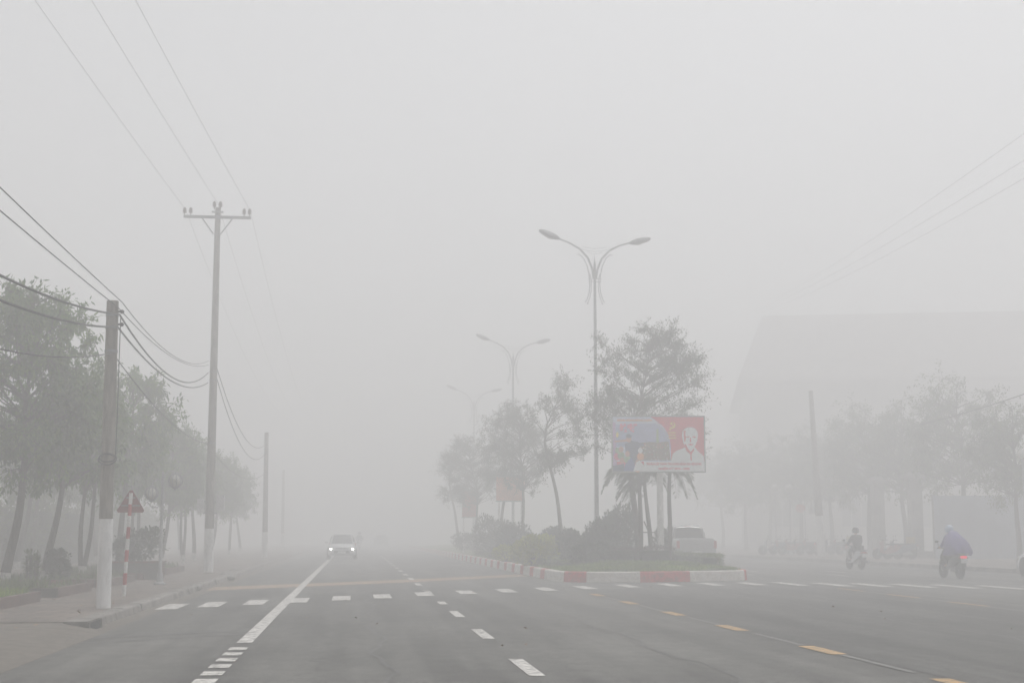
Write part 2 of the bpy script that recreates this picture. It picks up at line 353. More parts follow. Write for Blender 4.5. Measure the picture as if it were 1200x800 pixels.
# ---------------------------------------------------------------- planting helpers
def leafq(b, p, d, L, W, rnd, mi=0, fold=.0):
    d = d.normalized(); s = d.cross(Vector((rnd.uniform(-.5, .5), rnd.uniform(-.5, .5), 1))); s = s.normalized() if s.length > 1e-4 else Vector((1, 0, 0))
    nrm = s.cross(d)
    m = p + d * L * .5
    b.add([p, m + s * W / 2 + nrm * fold, p + d * L, m - s * W / 2 + nrm * fold], [(0, 1, 2, 3)], mi)
def rv(rnd):
    while True:
        v = Vector((rnd.uniform(-1, 1), rnd.uniform(-1, 1), rnd.uniform(-1, 1)))
        if .05 < v.length < 1: return v.normalized()
def make_tree(seed, H, r0, fork, lean, cc, cr, ncl, clr, twigs, lpt, LL, LW, droop, flat, lm, bm_, name, label, group, wash=0.5, double=False, open_=0.6, loc=(0, 0, 0), rz=0, cone=0.0, lead=.8):
    """H total height; crown ellipsoid centre cc radii cr; limbs run from the trunk to every clump."""
    rnd = random.Random(seed); t = thing(name, label, 'tree', loc, rz, group)
    tr = MB(); lv = MB()
    def trunk_pt(k, s=1):
        z = k * fork * 1.35
        return Vector((lean[0] * (z / fork) ** 1.1 + .05 * sin(z * 1.7 + seed) * s, lean[1] * (z / fork) + .04 * cos(z * 1.3 + seed), z))
    stems = [1, -1] if double else [1]
    for s in stems:
        ps = [trunk_pt(i / 9, s) + Vector(((.12 + .05 * i / 9) * s * (i / 9 + .3) if double else 0, 0, 0)) for i in range(10)]
        rs = [r0 * (1.25 if i == 0 else 1) * (1 - .5 * i / 9) * (.75 if double else 1) for i in range(10)]
        ps[0].z = -.05
        tr.tube(ps, rs, 9, 0)
        if wash: tr.tube([ps[0] + (ps[1] - ps[0]) * q for q in (0, .5, 1)], [rs[0] * 1.03, (rs[0] + rs[1]) / 2 * 1.06, rs[1] * 1.03], 9, 1, False)
    cc = Vector(cc); top = ps[-1]; ct = cc + Vector((0, 0, cr[2] * lead)); ld_pts = []
    for i in range(8):
        k = i / 7; ld_pts.append(top.lerp(ct, k) + Vector((.12 * sin(4 * k + seed), .12 * sin(5 * k + seed * 2), 0)) * min(1, k * 3) * (1.3 - k))
    rt = rs[-1]; tr.tube(ld_pts, [rt * (1 - .85 * i / 7) for i in range(8)], 7, 0)
    for i in range(ncl):
        v = rv(rnd); rr = rnd.uniform(open_, 1) ** .6
        c = cc + Vector((v.x * cr[0], v.y * cr[1], v.z * cr[2])) * rr * rnd.uniform(.75, 1.05)
        if cone:
            zn = (c.z - cc.z) / cr[2]; kf = max(.12, 1 - cone * max(0, zn + .25)); c.x = cc.x + (c.x - cc.x) * kf; c.y = cc.y + (c.y - cc.y) * kf
        if c.z < fork * .85: c.z = fork * .85 + rnd.uniform(0, .5)
        # limb
        dist = sqrt((c.x - cc.x) ** 2 + (c.y - cc.y) ** 2); zt_ = c.z - .55 * dist - .15
        a = min(ld_pts + ps[7:], key=lambda q_: abs(q_.z - zt_))
        mid = a.lerp(c, .5) + Vector((rnd.uniform(-.15, .15), rnd.uniform(-.15, .15), rnd.uniform(-.12, .2)))
        rl = r0 * rnd.uniform(.16, .28)
        tr.tube([a, a.lerp(mid, .5) + Vector((0, 0, .05)), mid, mid.lerp(c, .5), c], [rl, rl * .85, rl * .65, rl * .45, rl * .2], 5, 0, False)
        cs = clr * rnd.uniform(.7, 1.3)
        for j in range(twigs):
            d = rv(rnd); d.z = d.z * flat + (.1 if flat < .5 else 0); d.normalize(); ln_ = cs * rnd.uniform(.5, 1.15)
            e = c + d * ln_ - Vector((0, 0, droop * ln_ * .4)); st = mid.lerp(c, rnd.uniform(.6, 1))
            tr.tube([st, st.lerp(e, .5) + Vector((0, 0, .04)), e], [rl * .22 + .004, rl * .14 + .003, .003], 3, 0, False)
            for l in range(lpt):
                q = rnd.uniform(.15, 1.05); p = st.lerp(e, q) + rv(rnd) * cs * .17 * Vector((1, 1, .6 if flat < .5 else 1)).z
                ld = (d * .6 + rv(rnd) * .8); ld.z = ld.z * (.5 if flat < .5 else 1) - droop
                leafq(lv, p, ld, LL * rnd.uniform(.6, 1.2), LW * rnd.uniform(.7, 1.2), rnd)
    tr.build('trunk', [bm_, M['limewash']], t); lv.build('crown', lm, t, smooth=0)
    return t

# left street trees
LG = 'street trees along the left pavement'
tA = make_tree(11, 7.5, .13, 2.6, (.30, 0), (.35, 0, 5.25), (1.8, 1.9, 2.65), 92, .62, 9, 24, .20, .07, .55, .9, M['leaf'], M['bark'], 'street_tree',
               'tallest green leafy tree at the left edge with a leaning trunk', LG, loc=(-8.47, 36.4, .16))
tB = make_tree(23, 6.0, .11, 2.4, (.28, 0), (.5, 0, 4.25), (1.5, 1.6, 1.95), 48, .58, 9, 24, .19, .065, .5, .9, M['leaf'], M['bark'], 'street_tree',
               'second leaning street tree beside the round bush left of the short pole', LG, loc=(-8.14, 39.4, .16))
tC = make_tree(37, 6.0, .11, 2.5, (.15, 0), (.25, 0, 4.3), (1.5, 1.6, 1.9), 42, .58, 8, 24, .19, .065, .45, .9, M['leaf'], M['bark'], 'street_tree',
               'twin stemmed street tree just left of the short concrete pole', LG, double=True, loc=(-8.16, 44.6, .16))
dup(tA, (-9.2, 29.6, .16), 2.2, 'street tree outside the left edge whose leaves reach into the picture', LG, .88)
dup(tB, (-8.0, 50.5, .16), 1.3, 'tree with open crown right of the short concrete pole above the planter bush', LG, (1.12, 1.1, 1.22))
dup(tC, (-8.3, 56.5, .16), 2.6, 'hazy street tree behind the globe lamp', LG, 1.0)
for i, (yy, tt, sc_, lab) in enumerate([(63, tA, .82, 'foggy street tree first beyond the globe lamp'), (69.5, tC, 1.0, 'foggy street tree standing left of the tall power pole'), (77, tB, 1.05, 'faint street tree close behind the tall power pole'),
                                      (85, tA, .8, 'faint street tree right behind the tall pole near the third pole'), (95, tC, 1.0, 'very faint street tree past the third pole'), (107, tB, 1.05, 'almost vanished street tree farthest down the left pavement')]):
    dup(tt, (-8.2 + .2 * sin(i * 2), yy, .16), i * 1.9 + .5, lab, LG, sc_)

for i, (x, y, s_) in enumerate([(-13.5, 60, .62), (-14.5, 67, .66), (-13.2, 76, .6), (-17, 79, .74), (-15, 88, .66), (-19.5, 92, .74), (-17, 101, .68), (-23, 103, .78), (-13, 110, .64)]):
    dup(tB, (x, y, -.02), i * 1.3, 'dim tree added to darken the fog behind the left street trees', 'added backdrop trees darkening the fog behind the left street trees', s_ * 1.9)  # trees added as a dark backdrop for the shaded left background
# beds on the left pavement
def bed(y0, y1, lab, grassy):
    t = thing('planting_bed', lab, 'planting bed', (-7.7, (y0 + y1) / 2, .147), 0, 'brick planting beds on the left pavement')
    hx, hy = 1.5, (y1 - y0) / 2; w = .12; b = MB()
    for c, d in (((0, -hy, .1), (2 * hx, w, .2)), ((0, hy, .1), (2 * hx, w, .2)), ((-hx + w / 2, 0, .1), (w, 2 * hy - w, .198)), ((hx - w / 2, 0, .1), (w, 2 * hy - w, .198))): b.box(c, d)
    b.build('brick_edging', M['brick'], t, 0)
    MB().box((0, 0, .07), (2 * hx - 2 * w, 2 * hy - w, .14)).build('soil', M['soil'], t, 0)
    rnd = random.Random(int(y0 * 7)); g = MB()
    for i in range(5200 if grassy else 2600):
        p = Vector((rnd.uniform(-hx + .15, hx - .12), rnd.uniform(-hy + .1, hy - .1), .13))
        if not grassy and mnoise.noise(p * 1.3 + Vector((y0, 0, 0))) < 0: continue
        leafq(g, p, Vector((rnd.uniform(-.6, .6), rnd.uniform(-.6, .6), 1)), rnd.uniform(.08, .24 if grassy else .3), .02, rnd)
    gg = g.build('ground_plants', M['grassblade'] if grassy else M['hedge'], t, 0); gg['kind'] = 'stuff'
bed(26.2, 29.6, 'grass filled brick bed at the lower left edge', True)
bed(31.4, 35.2, 'brick bed in front of the leaning trees', False)
bed(37.4, 42.0, 'brick bed holding the second leaning tree and round bush', False)
bed(43.6, 48.0, 'brick bed under the twin stemmed tree', False)
bed(49.4, 54.0, 'brick bed left of the globe lamp post', False)

def leaf_cloud(name, mats, parent, seed, blobs, n, L, W, up=.3, core=None):
    """blobs: (centre, radii); leaves lie through each blob, thicker towards its outside"""
    rnd = random.Random(seed); b = MB(); tot = sum(r[0] * r[1] + r[1] * r[2] for _, r in blobs)
    for c, r in blobs:
        for i in range(int(n * (r[0] * r[1] + r[1] * r[2]) / tot)):
            v = rv(rnd); q = rnd.uniform(.25, 1) ** .4
            wob = 1 + .28 * mnoise.noise(v * 2.3 + Vector(c) * 3)
            p = Vector(c) + Vector((v.x * r[0], v.y * r[1], v.z * r[2])) * q * wob
            if p.z < .02: continue
            leafq(b, p, v + Vector((0, 0, up)) + rv(rnd) * .7, L * rnd.uniform(.6, 1.2), W * rnd.uniform(.7, 1.2), rnd)
    return b.build(name, mats, parent, 0)
def stems(parent, seed, r, h, n, m):
    rnd = random.Random(seed); b = MB()
    for i in range(n):
        a = rnd.uniform(0, 2 * pi); q = rnd.uniform(.3, 1)
        b.tube([(cos(a) * .06, sin(a) * .06, 0), (cos(a) * r * .4 * q, sin(a) * r * .4 * q, h * .5), (cos(a) * r * .8 * q, sin(a) * r * .8 * q, h * .9)], [.03, .02, .008], 5)
    b.build('stem', m, parent)
def shrub(loc, r, h, n, m, label, seed, group='shrubs in the planted median', cat='shrub', name='garden_shrub', L=.12, W=.05, lumps=6):
    t = thing(name, label, cat, loc, 0, group); rnd = random.Random(seed); bl = [((0, 0, h * .55), (r * .75, r * .75, h * .45))]
    for i in range(lumps):
        a = rnd.uniform(0, 2 * pi); bl.append(((cos(a) * r * .55, sin(a) * r * .55, h * rnd.uniform(.3, .8)), (r * rnd.uniform(.3, .5), r * rnd.uniform(.3, .5), h * rnd.uniform(.22, .36))))
    leaf_cloud('foliage', m, t, seed, bl, n, L, W); stems(t, seed, r, h, 8, M['bark']); return t
p = gp(68, 683, .2)
shrub((p.x, p.y, .28), .36, .82, 3600, M['shrub'], 'round clipped dark bush beside the second leaning tree', 5, 'bushes on the left pavement', 'bush', L=.08, W=.04)
pl = thing('planter_bush', 'brick planter box holding a wide leafy bush right of the short pole', 'planter', (gp(160, 678, .15).x, gp(160, 678, .15).y, .147))
b = MB(); b.box((0, 0, .25), (1.5, 1.1, .5)); b.box((0, 0, .515), (1.6, 1.2, .05)); b.build('planter_box', M['brick'], pl, 0)
leaf_cloud('foliage', M['shrub'], pl, 8, [((0, 0, 1.0), (.75, .5, .45)), ((.4, 0, 1.25), (.4, .4, .3)), ((-.4, .1, .85), (.5, .4, .3))], 3200, .11, .05); stems(pl, 3, .7, 1.2, 9, M['bark'])
for i, (u, v) in enumerate(((33, 686), (42, 686))):
    p = gp(u, v, .2); t = shrub((p.x, p.y, .28), .13, .75, 300, M['hedge'], ('slim potted sapling first', 'slim potted sapling second')[i] + ' from the left in front of the leaning tree', 40 + i, 'bushes on the left pavement', 'bush', L=.12, W=.04, lumps=3)
hc_ = MB(); [hc_.box((.1 * sin(y_), y_, 1.3 + .1 * sin(y_ * 2.1)), (1.1, 3.02, 2.6 + .2 * sin(y_ * 1.3))) for y_ in range(-22, 60, 3)]
hd = thing('backdrop_hedge', 'long low hedge raised to darken the fog behind the left trees', 'hedge', (-15, 50, -.02)); leaf_cloud('foliage', M['hedge'], hd, 77, [((0, y_, 1.5), (.9, 2.4, 1.7 + .25 * sin(y_ * 1.7))) for y_ in range(-22, 60, 3)], 32000, .22, .11); hc_.build('branch_core', M['shrub'], hd, 0)  # low hedge made taller, with a filled core, to darken the background

# ---------------------------------------------------------------- poles
def insulator(b, c, mi): b.lathe([(.02, 0), (.02, .05), (.075, .06), (.05, .1), (.085, .13), (.05, .17), (.07, .2), (.03, .26), (0, .28)], 10, c, mi)
def pole(loc, h, r0, r1, white, label, cat='utility pole', lean=(0, 0), group='concrete poles along the left pavement'):
    t = thing('utility_pole', label, cat, loc, 0, group); b = MB()
    f = lambda z: (lean[0] * z / h, lean[1] * z / h, z); rr = lambda z: r0 + (r1 - r0) * z / h
    zs = [white - .01] + [white + (h - white) * i / 6 for i in range(1, 7)]
    b.tube([f(z) for z in zs], [rr(z) for z in zs], 20); b.build('shaft', M['concrete'], t)
    w = MB(); w.tube([f(-.1), f(white * .5), f(white)], [rr(0) * 1.015, rr(white * .5) * 1.015, rr(white) * 1.02], 20); w.build('white_base', M['lime'], t); return t, f, rr
P1L = gp(121, 712, .15); P2L = gp(244, 670, .15); P3L = gp(310, 653, .15)
def bands(par, f, rr, zs, w=.05):
    for z in zs: b = MB(); b.tube([f(z - w / 2), f(z + w / 2)], rr(z) + .008, 20); b.build('steel_band', M['steel'], par)
t, f1, r1_ = pole((P1L.x, P1L.y, .147), 5.62, .128, .108, 1.60, 'short round concrete pole with white painted foot nearest on the left', lean=(-.04, 0))
bands(t, f1, r1_, (5.35, 5.12, 4.68))
for z in (5.42, 5.18): b = MB(); b.tube([(f1(z)[0] + .10, 0, z), (f1(z)[0] + .18, -.02, z + .01)], .02, 6); b.ball((f1(z)[0] + .18, -.02, z), .04, 8); b.build('cable_clamp', M['black'], t)
b = MB(); b.tube([(f1(2.7)[0] + .02 + .16 * cos(a), -.17 + .03 * sin(3 * a), 2.68 + .1 * sin(a)) for a in [i * pi / 12 for i in range(36)]], .014, 5); b.tube([(f1(2.7)[0] + .02 + .14 * cos(a), -.19, 2.7 + .07 * sin(a)) for a in [i * pi / 10 for i in range(22)]], .012, 5); b.build('cable_coil', M['wire'], t)
b = MB(); b.tube([(.12, -.03, 2.75), (.125, -.02, 3.6), (.12, -.02, 4.6), (.12, -.02, 5.3)], .009, 5); b.build('down_cable', M['wire'], t)

t, f2, r2_ = pole((P2L.x, P2L.y, .147), 13.3, .175, .10, 1.55, 'tall concrete power pole with crossarm standing behind the globe lamp', lean=(-.02, 0))
hz = 13.3
b = MB(); b.box((f2(hz)[0], -.14, 12.92), (2.44, .08, .10)); b.build('crossarm', M['steel'], t, 0)
b = MB()
for s in (-1, 1): b.tube([(f2(12.3)[0] + s * .13, -.15, 12.28), (f2(hz)[0] + s * .55, -.15, 12.87)], .025, 6)
b.build('crossarm_brace', M['steel'], t)
for xo in (-1.19, -.97, -.12, .10, .97, 1.17):
    b = MB(); c = (f2(hz)[0] + xo, -.14, 12.97 if abs(xo) > .5 else 13.22); b.tube([(c[0], c[1], c[2] - .02), (c[0], c[1], c[2] + .06)], .012, 6); insulator(b, (c[0], c[1], c[2] + .03), 0); b.build('insulator', M['ceramic'], t)
b = MB(); b.box((f2(hz)[0], -.12, 13.12), (.42, .06, .06)); b.build('insulator_bracket', M['steel'], t, 0); bands(t, f2, r2_, (13.02, 12.3, 7.2, 6.9, 4.6))
b = MB(); b.box((-.33, -.05, 2.35), (.24, .2, .5)); b.build('meter_box', M['white_box'], t, 0); b = MB(); b.box((.36, -.05, 2.45), (.28, .2, .55)); b.build('meter_box', M['white_box'], t, 0)
for z in (2.1, 2.5): b = MB(); b.tube([(-.24, -.1, z), (.26, -.1, z)], .02, 6); b.build('box_bracket', M['steel'], t)
t, f3, r3_ = pole((P3L.x, P3L.y, .147), 7.4, .17, .12, 1.5, 'hazy third concrete pole down the left pavement', lean=(-.05, 0)); bands(t, f3, r3_, (6.9, 6.4))
p = at(331, 640, 136); t, f4, r4_ = pole((p.x, p.y, .147), 7.4, .17, .11, 1.5, 'faintest concrete pole farthest down the left pavement', lean=(-.05, 0)); 

def wire(pa, pb, sag, r, m, label, group, n=28, more=None):
    b = MB(); segs = [(pa, pb, sag)] + (more or []); pts = []
    for a, c, s in segs:
        a = Vector(a); c = Vector(c)
        for i in range(n + 1):
            k = i / n
            if pts and i == 0: continue
            q = a.lerp(c, k); q.z -= s * 4 * k * (1 - k); pts.append(q)
    b.tube(pts, r, 5); return tag(b.build('overhead_wire', m), label, 'wire', group)
x2 = P2L.x; y2 = P2L.y; z0 = 13.43
for xo, zz, lab in ((-1.19, 13.35, 'leftmost'), (-.02, 13.6, 'middle'), (1.17, 13.35, 'rightmost')):
    wire((x2 - 3.6 + xo, -2, zz + 2.3), (x2 + xo, y2, zz), .3, .007, M['wire_al'], lab + ' of the three thin high wires over the tall power pole', 'high power lines on the left', 40,
         more=[((x2 + xo, y2, zz), (P3L.x + xo + .1, 136, 12.3), 1.5)])
x1 = P1L.x + .01; y1 = P1L.y
wire((x1 - .25, -1.5, 5.55), (x1 + .08, y1, 5.52), .98, .018, M['wire'], 'upper thick sagging cable left of the short pole', 'cables on the left poles', more=[((x1 + .08, y1, 5.52), (x2 - .2, y2, 7.32), .75)])
wire((x1 - .25, -1.5, 5.2), (x1 + .06, y1, 5.28), 1.02, .018, M['wire'], 'lower thick sagging cable left of the short pole', 'cables on the left poles', more=[((x1 + .06, y1, 5.28), (x2 - .2, y2, 6.95), .55)])
wire((x1 - .25, -1.5, 4.8), (x1 - .02, y1, 4.80), 1.2, .011, M['wire'], 'lowest thin cable tied to the short concrete pole', 'cables on the left poles', more=[((x1 - .02, y1, 4.80), (x2 - .2, y2, 4.75), .35), ((x2 - .2, y2, 4.75), (P3L.x, P3L.y, 5.2), .8)])
wire((x1 + .0, -1.5, 5.9), (x1 + .12, y1, 5.75), .12, .009, M['wire'], 'upper of two straight thin wires running to the top of the short pole', 'cables on the left poles', more=[((x1 + .12, y1, 5.75), (x2 - .2, y2, 7.75), .5)])
wire((x1 - .1, -1.5, 5.45), (x1 + .06, y1, 5.64), .12, .009, M['wire'], 'lower of two straight thin wires running to the top of the short pole', 'cables on the left poles', more=[((x1 + .06, y1, 5.64), (x2 - .2, y2, 7.6), .4)])
for i in range(2): wire((x2 + .1, y2, 7.5 - .35 * i), (P3L.x, P3L.y, 6.95 - .5 * i), 1.3 + .2 * i, .016, M['wire'], ('upper', 'lower')[i] + ' cable sagging from the tall power pole to the hazy third pole', 'cables on the left poles')
# right side lines
for i, (u, v) in enumerate(((1200, 160), (1200, 188), (1200, 206))):
    a = at(u, v, 44); a2 = at(940, 336 + 6 * i, 88); d = (a2 - a); e0 = a - d * .8
    wire((e0.x, e0.y, e0.z + .8), (a2.x + d.x * .5, a2.y + d.y * .5, a2.z + d.z * .5 + .6), .7 + .1 * i, .008, M['wire_al'], ('highest', 'middle', 'lowest')[i] + ' of three thin power lines crossing the fog on the right', 'power lines on the right')
a = at(1215, 454, 50); c = at(1120, 484, 62)
wire(a - (c - a) * 1.2 + Vector((0, 0, .3)), c + (c - a) * .6, .25, .018, M['wire'], 'short dark cable entering the right edge above the trees', 'power lines on the right')
PR = gp(963, 652, .15); t, f5, r5_ = pole((PR.x, PR.y, .19), 10.2, .27, .13, 2.45, 'hazy concrete pole with white foot by the parked motorbikes', lean=(-.4, 0), group='concrete poles on the right pavement')
b = MB(); b.box((-.55, 0, 2.95), (.32, .2, .75)); b.build('meter_box', M['white_box'], t, 0)

# globe lamp on the left pavement
p = gp(187, 684.5, .15); t = thing('globe_lamp', 'ornamental lamp post with two striped globe lanterns on the left pavement', 'street lamp', (p.x, p.y, .147))
b = MB(); b.lathe([(.16, 0), (.16, .04), (.09, .08), (.075, .3), (.05, .34), (.042, 2.1), (.03, 3.0), (0, 3.02)], 14); b.build('post', M['lamp_paint'], t)
b = MB(); b.tube([(0, 0, 2.55), (.02, 0, 2.85), (.12, 0, 3.02), (.26, 0, 3.03), (.33, 0, 2.98)], .016, 7); b.tube([(0, 0, 2.3), (-.03, 0, 2.72), (-.12, 0, 2.82), (-.25, 0, 2.74), (-.29, 0, 2.66)], .016, 7)
b.tube([(0, 0, 2.2), (-.12, 0, 2.05), (-.28, 0, 2.06), (-.4, 0, 2.2)], .012, 6); b.build('arm', M['lamp_paint'], t)
for c, rr in (((.33, 0, 2.76), .19), ((-.29, 0, 2.42), .18)):
    b = MB(); b.ball(c, rr * .9, 16); g = b.build('globe', M['glass_lamp'], t); b = MB()
    for k in range(10):
        a = k * pi / 5; b.tube([(c[0] + rr * sin(q) * cos(a), c[1] + rr * sin(q) * sin(a), c[2] + rr * cos(q)) for q in [i * pi / 10 for i in range(11)]], .013, 5)
    b.lathe([(.07, .17), (.05, .21), (0, .24)], 10, c); b.lathe([(.07, -.19), (.03, -.22), (0, -.24)], 10, c); b.build('globe_cage', M['lamp_head'], g)

# warning sign seen from behind
p = gp(145, 698, .15); t = thing('warning_sign', 'triangular red warning sign seen from behind on a red and white pole', 'road sign', (p.x, p.y, .147))
b = MB(); n = 9
for k in range(n): b.tube([(.035 * k * .245, 0, k * .247 - (.03 if k == 0 else 0)), (.035 * (k + 1) * .245, 0, (k + 1) * .247)], .04, 12, (k + 1) % 2)
b.build('striped_pole', [M['pole_red'], M['pole_white']], t)
b = MB(); tri = [(-.27, 1.80), (.27, 1.80), (.295, 1.845), (.03, 2.28), (-.03, 2.28), (-.295, 1.845)]
pts0 = [(x + .07, .05, z) for x, z in tri]; pts1 = [(x + .07, .065, z) for x, z in tri]; b.loft([pts0, pts1]); fixn(b.build('sign_plate', M['red_sign'], t, 0))
b = MB(); b.box((.07, .045, 1.95), (.4, .012, .03)); b.box((.07, .045, 2.12), (.2, .012, .03)); b.build('sign_bracket', M['steel'], t, 0)

# ---------------------------------------------------------------- planted median
def median_outline():
    pts = [(6.35, 250), (6.35, 48.2)]
    for i in range(1, 8): a = pi + i / 8 * (pi / 2); pts.append((7.75 + 1.4 * cos(a), 45.9 + 1.6 * sin(a)))
    pts += [(7.75, 44.3), (9.2, 44.35), (10.6, 44.75), (11.7, 45.3)]
    for i in range(1, 7): a = -pi / 2 + i / 7 * (pi / 2); pts.append((11.7 + 1.3 * cos(a), 47.0 + 1.6 * sin(a)))
    pts += [(13.0, 47.6), (13.05, 250)]; return pts
MO = median_outline(); MKH = .33
def resample(pts, ds):
    out = []; acc = 0
    for a, b_ in zip(pts, pts[1:]):
        a = Vector((*a, 0)); b_ = Vector((*b_, 0)); L_ = (b_ - a).length; n = max(1, int(L_ / ds))
        for i in range(n): out.append(a.lerp(b_, i / n))
    out.append(Vector((*pts[-1], 0))); return out
RS = [q for q in resample(MO, .25) if q.y < 170]
def kerb_colour(q):
    x, y = q.x, q.y
    if y > 46.3 and x < 9: return 1 if (y - 44.9) % 3.0 < 1.0 else 0
    if y > 47.2: return 1 if (y - 47.0) % 3.0 < 1.3 else 0
    if x < 6.62: return 0
    if x < 7.15: return 1
    if x < 9.05: return 0
    if x < 10.5: return 1
    if x < 12.55: return 0
    return 1 if x > 12.7 else 0
b = MB(); rings = []
for i, q in enumerate(RS):
    a = RS[max(0, i - 1)]; c = RS[min(len(RS) - 1, i + 1)]; d = (c - a).normalized(); nn = Vector((-d.y, d.x, 0))  # inward (left of travel)
    rings.append([q + Vector((0, 0, 0)), q + nn * .02 + Vector((0, 0, MKH - .03)), q + nn * .05 + Vector((0, 0, MKH)), q + nn * .24 + Vector((0, 0, MKH)), q + nn * .24])
for i in range(len(RS) - 1):
    mi = kerb_colour((RS[i] + RS[i + 1]) / 2)
    for k in range(4): b.add([rings[i][k], rings[i + 1][k], rings[i + 1][k + 1], rings[i][k + 1]], [(0, 1, 2, 3)], mi)
structure(fixn(b.build('median_kerb', [M['kerb_white'], M['kerb_red']], smooth=0)))
def mz(x, y):
    ex = min(x - 6.5, 12.9 - x, (y - 44.4) * .8); return .27 + .22 * max(0, min(1, ex / 2.2)) + .03 * mnoise.noise(Vector((x, y, 0)) * .8)
b = MB(); nx, ny = 26, 130
def _pin(x, y):
    c = False; P = MO; j = len(P) - 1
    for i in range(len(P)):
        if (P[i][1] > y) != (P[j][1] > y) and x < (P[j][0] - P[i][0]) * (y - P[i][1]) / (P[j][1] - P[i][1]) + P[i][0]: c = not c
        j = i
    return c
inside = lambda x, y: all(_pin(x + a, y + b_) for a, b_ in ((.24, 0), (-.24, 0), (0, -.24), (.17, -.17), (-.17, -.17)))
gv = {}
for i in range(nx):
    for j in range(ny):
        x0 = 6.5 + 6.4 * i / nx; x1_ = 6.5 + 6.4 * (i + 1) / nx; y0 = 44.5 + 105 * (j / ny) ** 1.4; y1_ = 44.5 + 105 * ((j + 1) / ny) ** 1.4
        if inside(x0, y0) or inside(x1_, y0) or inside(x0, y1_):
            if y0 < 50 and not inside((x0 + x1_) / 2, (y0 + y1_) / 2): continue
            b.quad((x0, y0, mz(x0, y0)), (x1_, y0, mz(x1_, y0)), (x1_, y1_, mz(x1_, y1_)), (x0, y1_, mz(x0, y1_)))
structure(b.build('median_grass_ground', M['grass_base'], smooth=60))
# soil fill right against the kerb
fl = MB(); pts = [(q.x, q.y) for q in RS[::2]]
fl.add([(x, y, .262) for x, y in [(p_[0] + (.12 if p_[0] < 9.6 else -.12), p_[1] + (.14 if p_[1] < 46.5 else 0)) for p_ in pts]], [tuple(range(len(pts)))]); structure(fixn(fl.build('median_soil_ground', M['grass_base'], smooth=0)))
rnd = random.Random(91); g = MB(); n = 0
while n < 42000:
    x = rnd.uniform(6.6, 12.8); y = 44.6 + 34 * rnd.random() ** 1.7
    if not inside(x, y): continue
    n += 1; h = rnd.uniform(.05, .16) * (1 + .9 * max(0, mnoise.noise(Vector((x, y, 3)) * .9)))
    leafq(g, Vector((x, y, mz(x, y) - .01)), Vector((rnd.uniform(-.6, .6), rnd.uniform(-.6, .6), 1)), h, .025, rnd)
stuff(g.build('lawn_grass', M['grassblade'], smooth=0), 'rough green grass growing on the traffic island', 'grass')

def hedge(path, w, h, m, label, seed, n, name='clipped_hedge', L=.06):
    t = thing(name, label, 'hedge', (path[0][0], path[0][1], mz(*path[0]) - .03)); rn = random.Random(seed); b = MB(); o = Vector(path[0] + (0,))
    tot = 0
    core = MB(); segs = []
    for a, c in zip(path, path[1:]):
        a = Vector(a + (0,)) - o; c = Vector(c + (0,)) - o; segs.append((a, c, (c - a).length))
    L_ = sum(s[2] for s in segs)
    for a, c, l in segs:
        d = (c - a).normalized(); nn = Vector((-d.y, d.x, 0))
        for i in range(int(n * l / L_)):
            q = a + d * rn.uniform(-w * .4, l + w * .4); f = rn.random()
            hh = h * (1 + .18 * mnoise.noise(q * 1.4 + Vector((seed, 0, 0))))
            if f < .45: p = q + nn * rn.uniform(-.5, .5) * w + Vector((0, 0, hh * rn.uniform(.88, 1.06)))
            else: p = q + nn * w * .5 * rn.choice((-1, 1)) * rn.uniform(.8, 1.1) + Vector((0, 0, hh * rn.uniform(.05, 1)))
            leafq(b, p, rv(rn) + Vector((0, 0, .5)), L * rn.uniform(.6, 1.3), L * .5, rn)
        core.box(((a + c) / 2) + Vector((0, 0, h * .42)), (w * .8, l, h * .84), 0, rot=math.atan2(d.y, d.x) - pi / 2)
    b.build('foliage', m, t, 0); core.build('branch_core', M['shrub'], t, 0); return t
hedge([(11.9, 47.4), (12.55, 49.2), (12.6, 56)], .55, .42, M['hedge'], 'low clipped green hedge at the right end of the traffic island', 4, 5200)
hedge([(7.3, 49.2), (7.0, 51.2), (6.95, 62), (6.95, 80)], .5, .24, M['hedge'], 'long low green hedge along the left side of the traffic island', 5, 11000)
hedge([(9.0, 50.6), (9.9, 49.4), (10.9, 49.6)], .7, .55, M['shrub_p'], 'low purple brown hedge behind the billboard post', 6, 5200)
# shrubs
def mp(u, v, Y): q = at(u, v, Y); return (q.x, q.y, mz(min(12.8, max(6.6, q.x)), q.y) - .04)
shrub(mp(703, 640, 52.5), .9, 1.55, 6500, M['shrub'], 'big dark rounded shrub around the foot of the near lamp post', 101, L=.15, W=.06)
shrub(mp(730, 640, 54), .9, 2.15, 5200, M['shrub'], 'tall dark shrub left of the palm stems', 102, L=.15, W=.06)
shrub(mp(666, 640, 55), .7, 1.25, 4200, M['shrub'], 'mid dark shrub beside the slanting thin tree', 103, L=.15, W=.06)
shrub(mp(690, 650, 49.5), .8, .8, 3600, M['shrub'], 'low dark shrub in front of the near lamp post', 104, L=.12, W=.05)
shrub(mp(650, 650, 62), 1.0, 1.3, 4200, M['shrub'], 'wide dark shrub left of the slanting thin tree', 105, L=.16, W=.07)
shrub(mp(624, 650, 53.5), 1.0, 1.15, 4200, M['shrub_y'], 'yellow green shrub in the middle of the planted median', 106, L=.14, W=.06)
shrub(mp(603, 646, 68), 1.2, 1.7, 4000, M['shrub'], 'dim grey green shrub under the far lamp post', 107, L=.16, W=.07)
shrub(mp(578, 645, 76), 1.4, 2.0, 3600, M['shrub'], 'hazy tall shrub beneath the orange banners', 108, L=.18, W=.08)
shrub(mp(592, 655, 62), .7, .8, 1800, M['shrub_y'], 'small yellow green shrub low beside the island grass', 109, L=.12, W=.05)
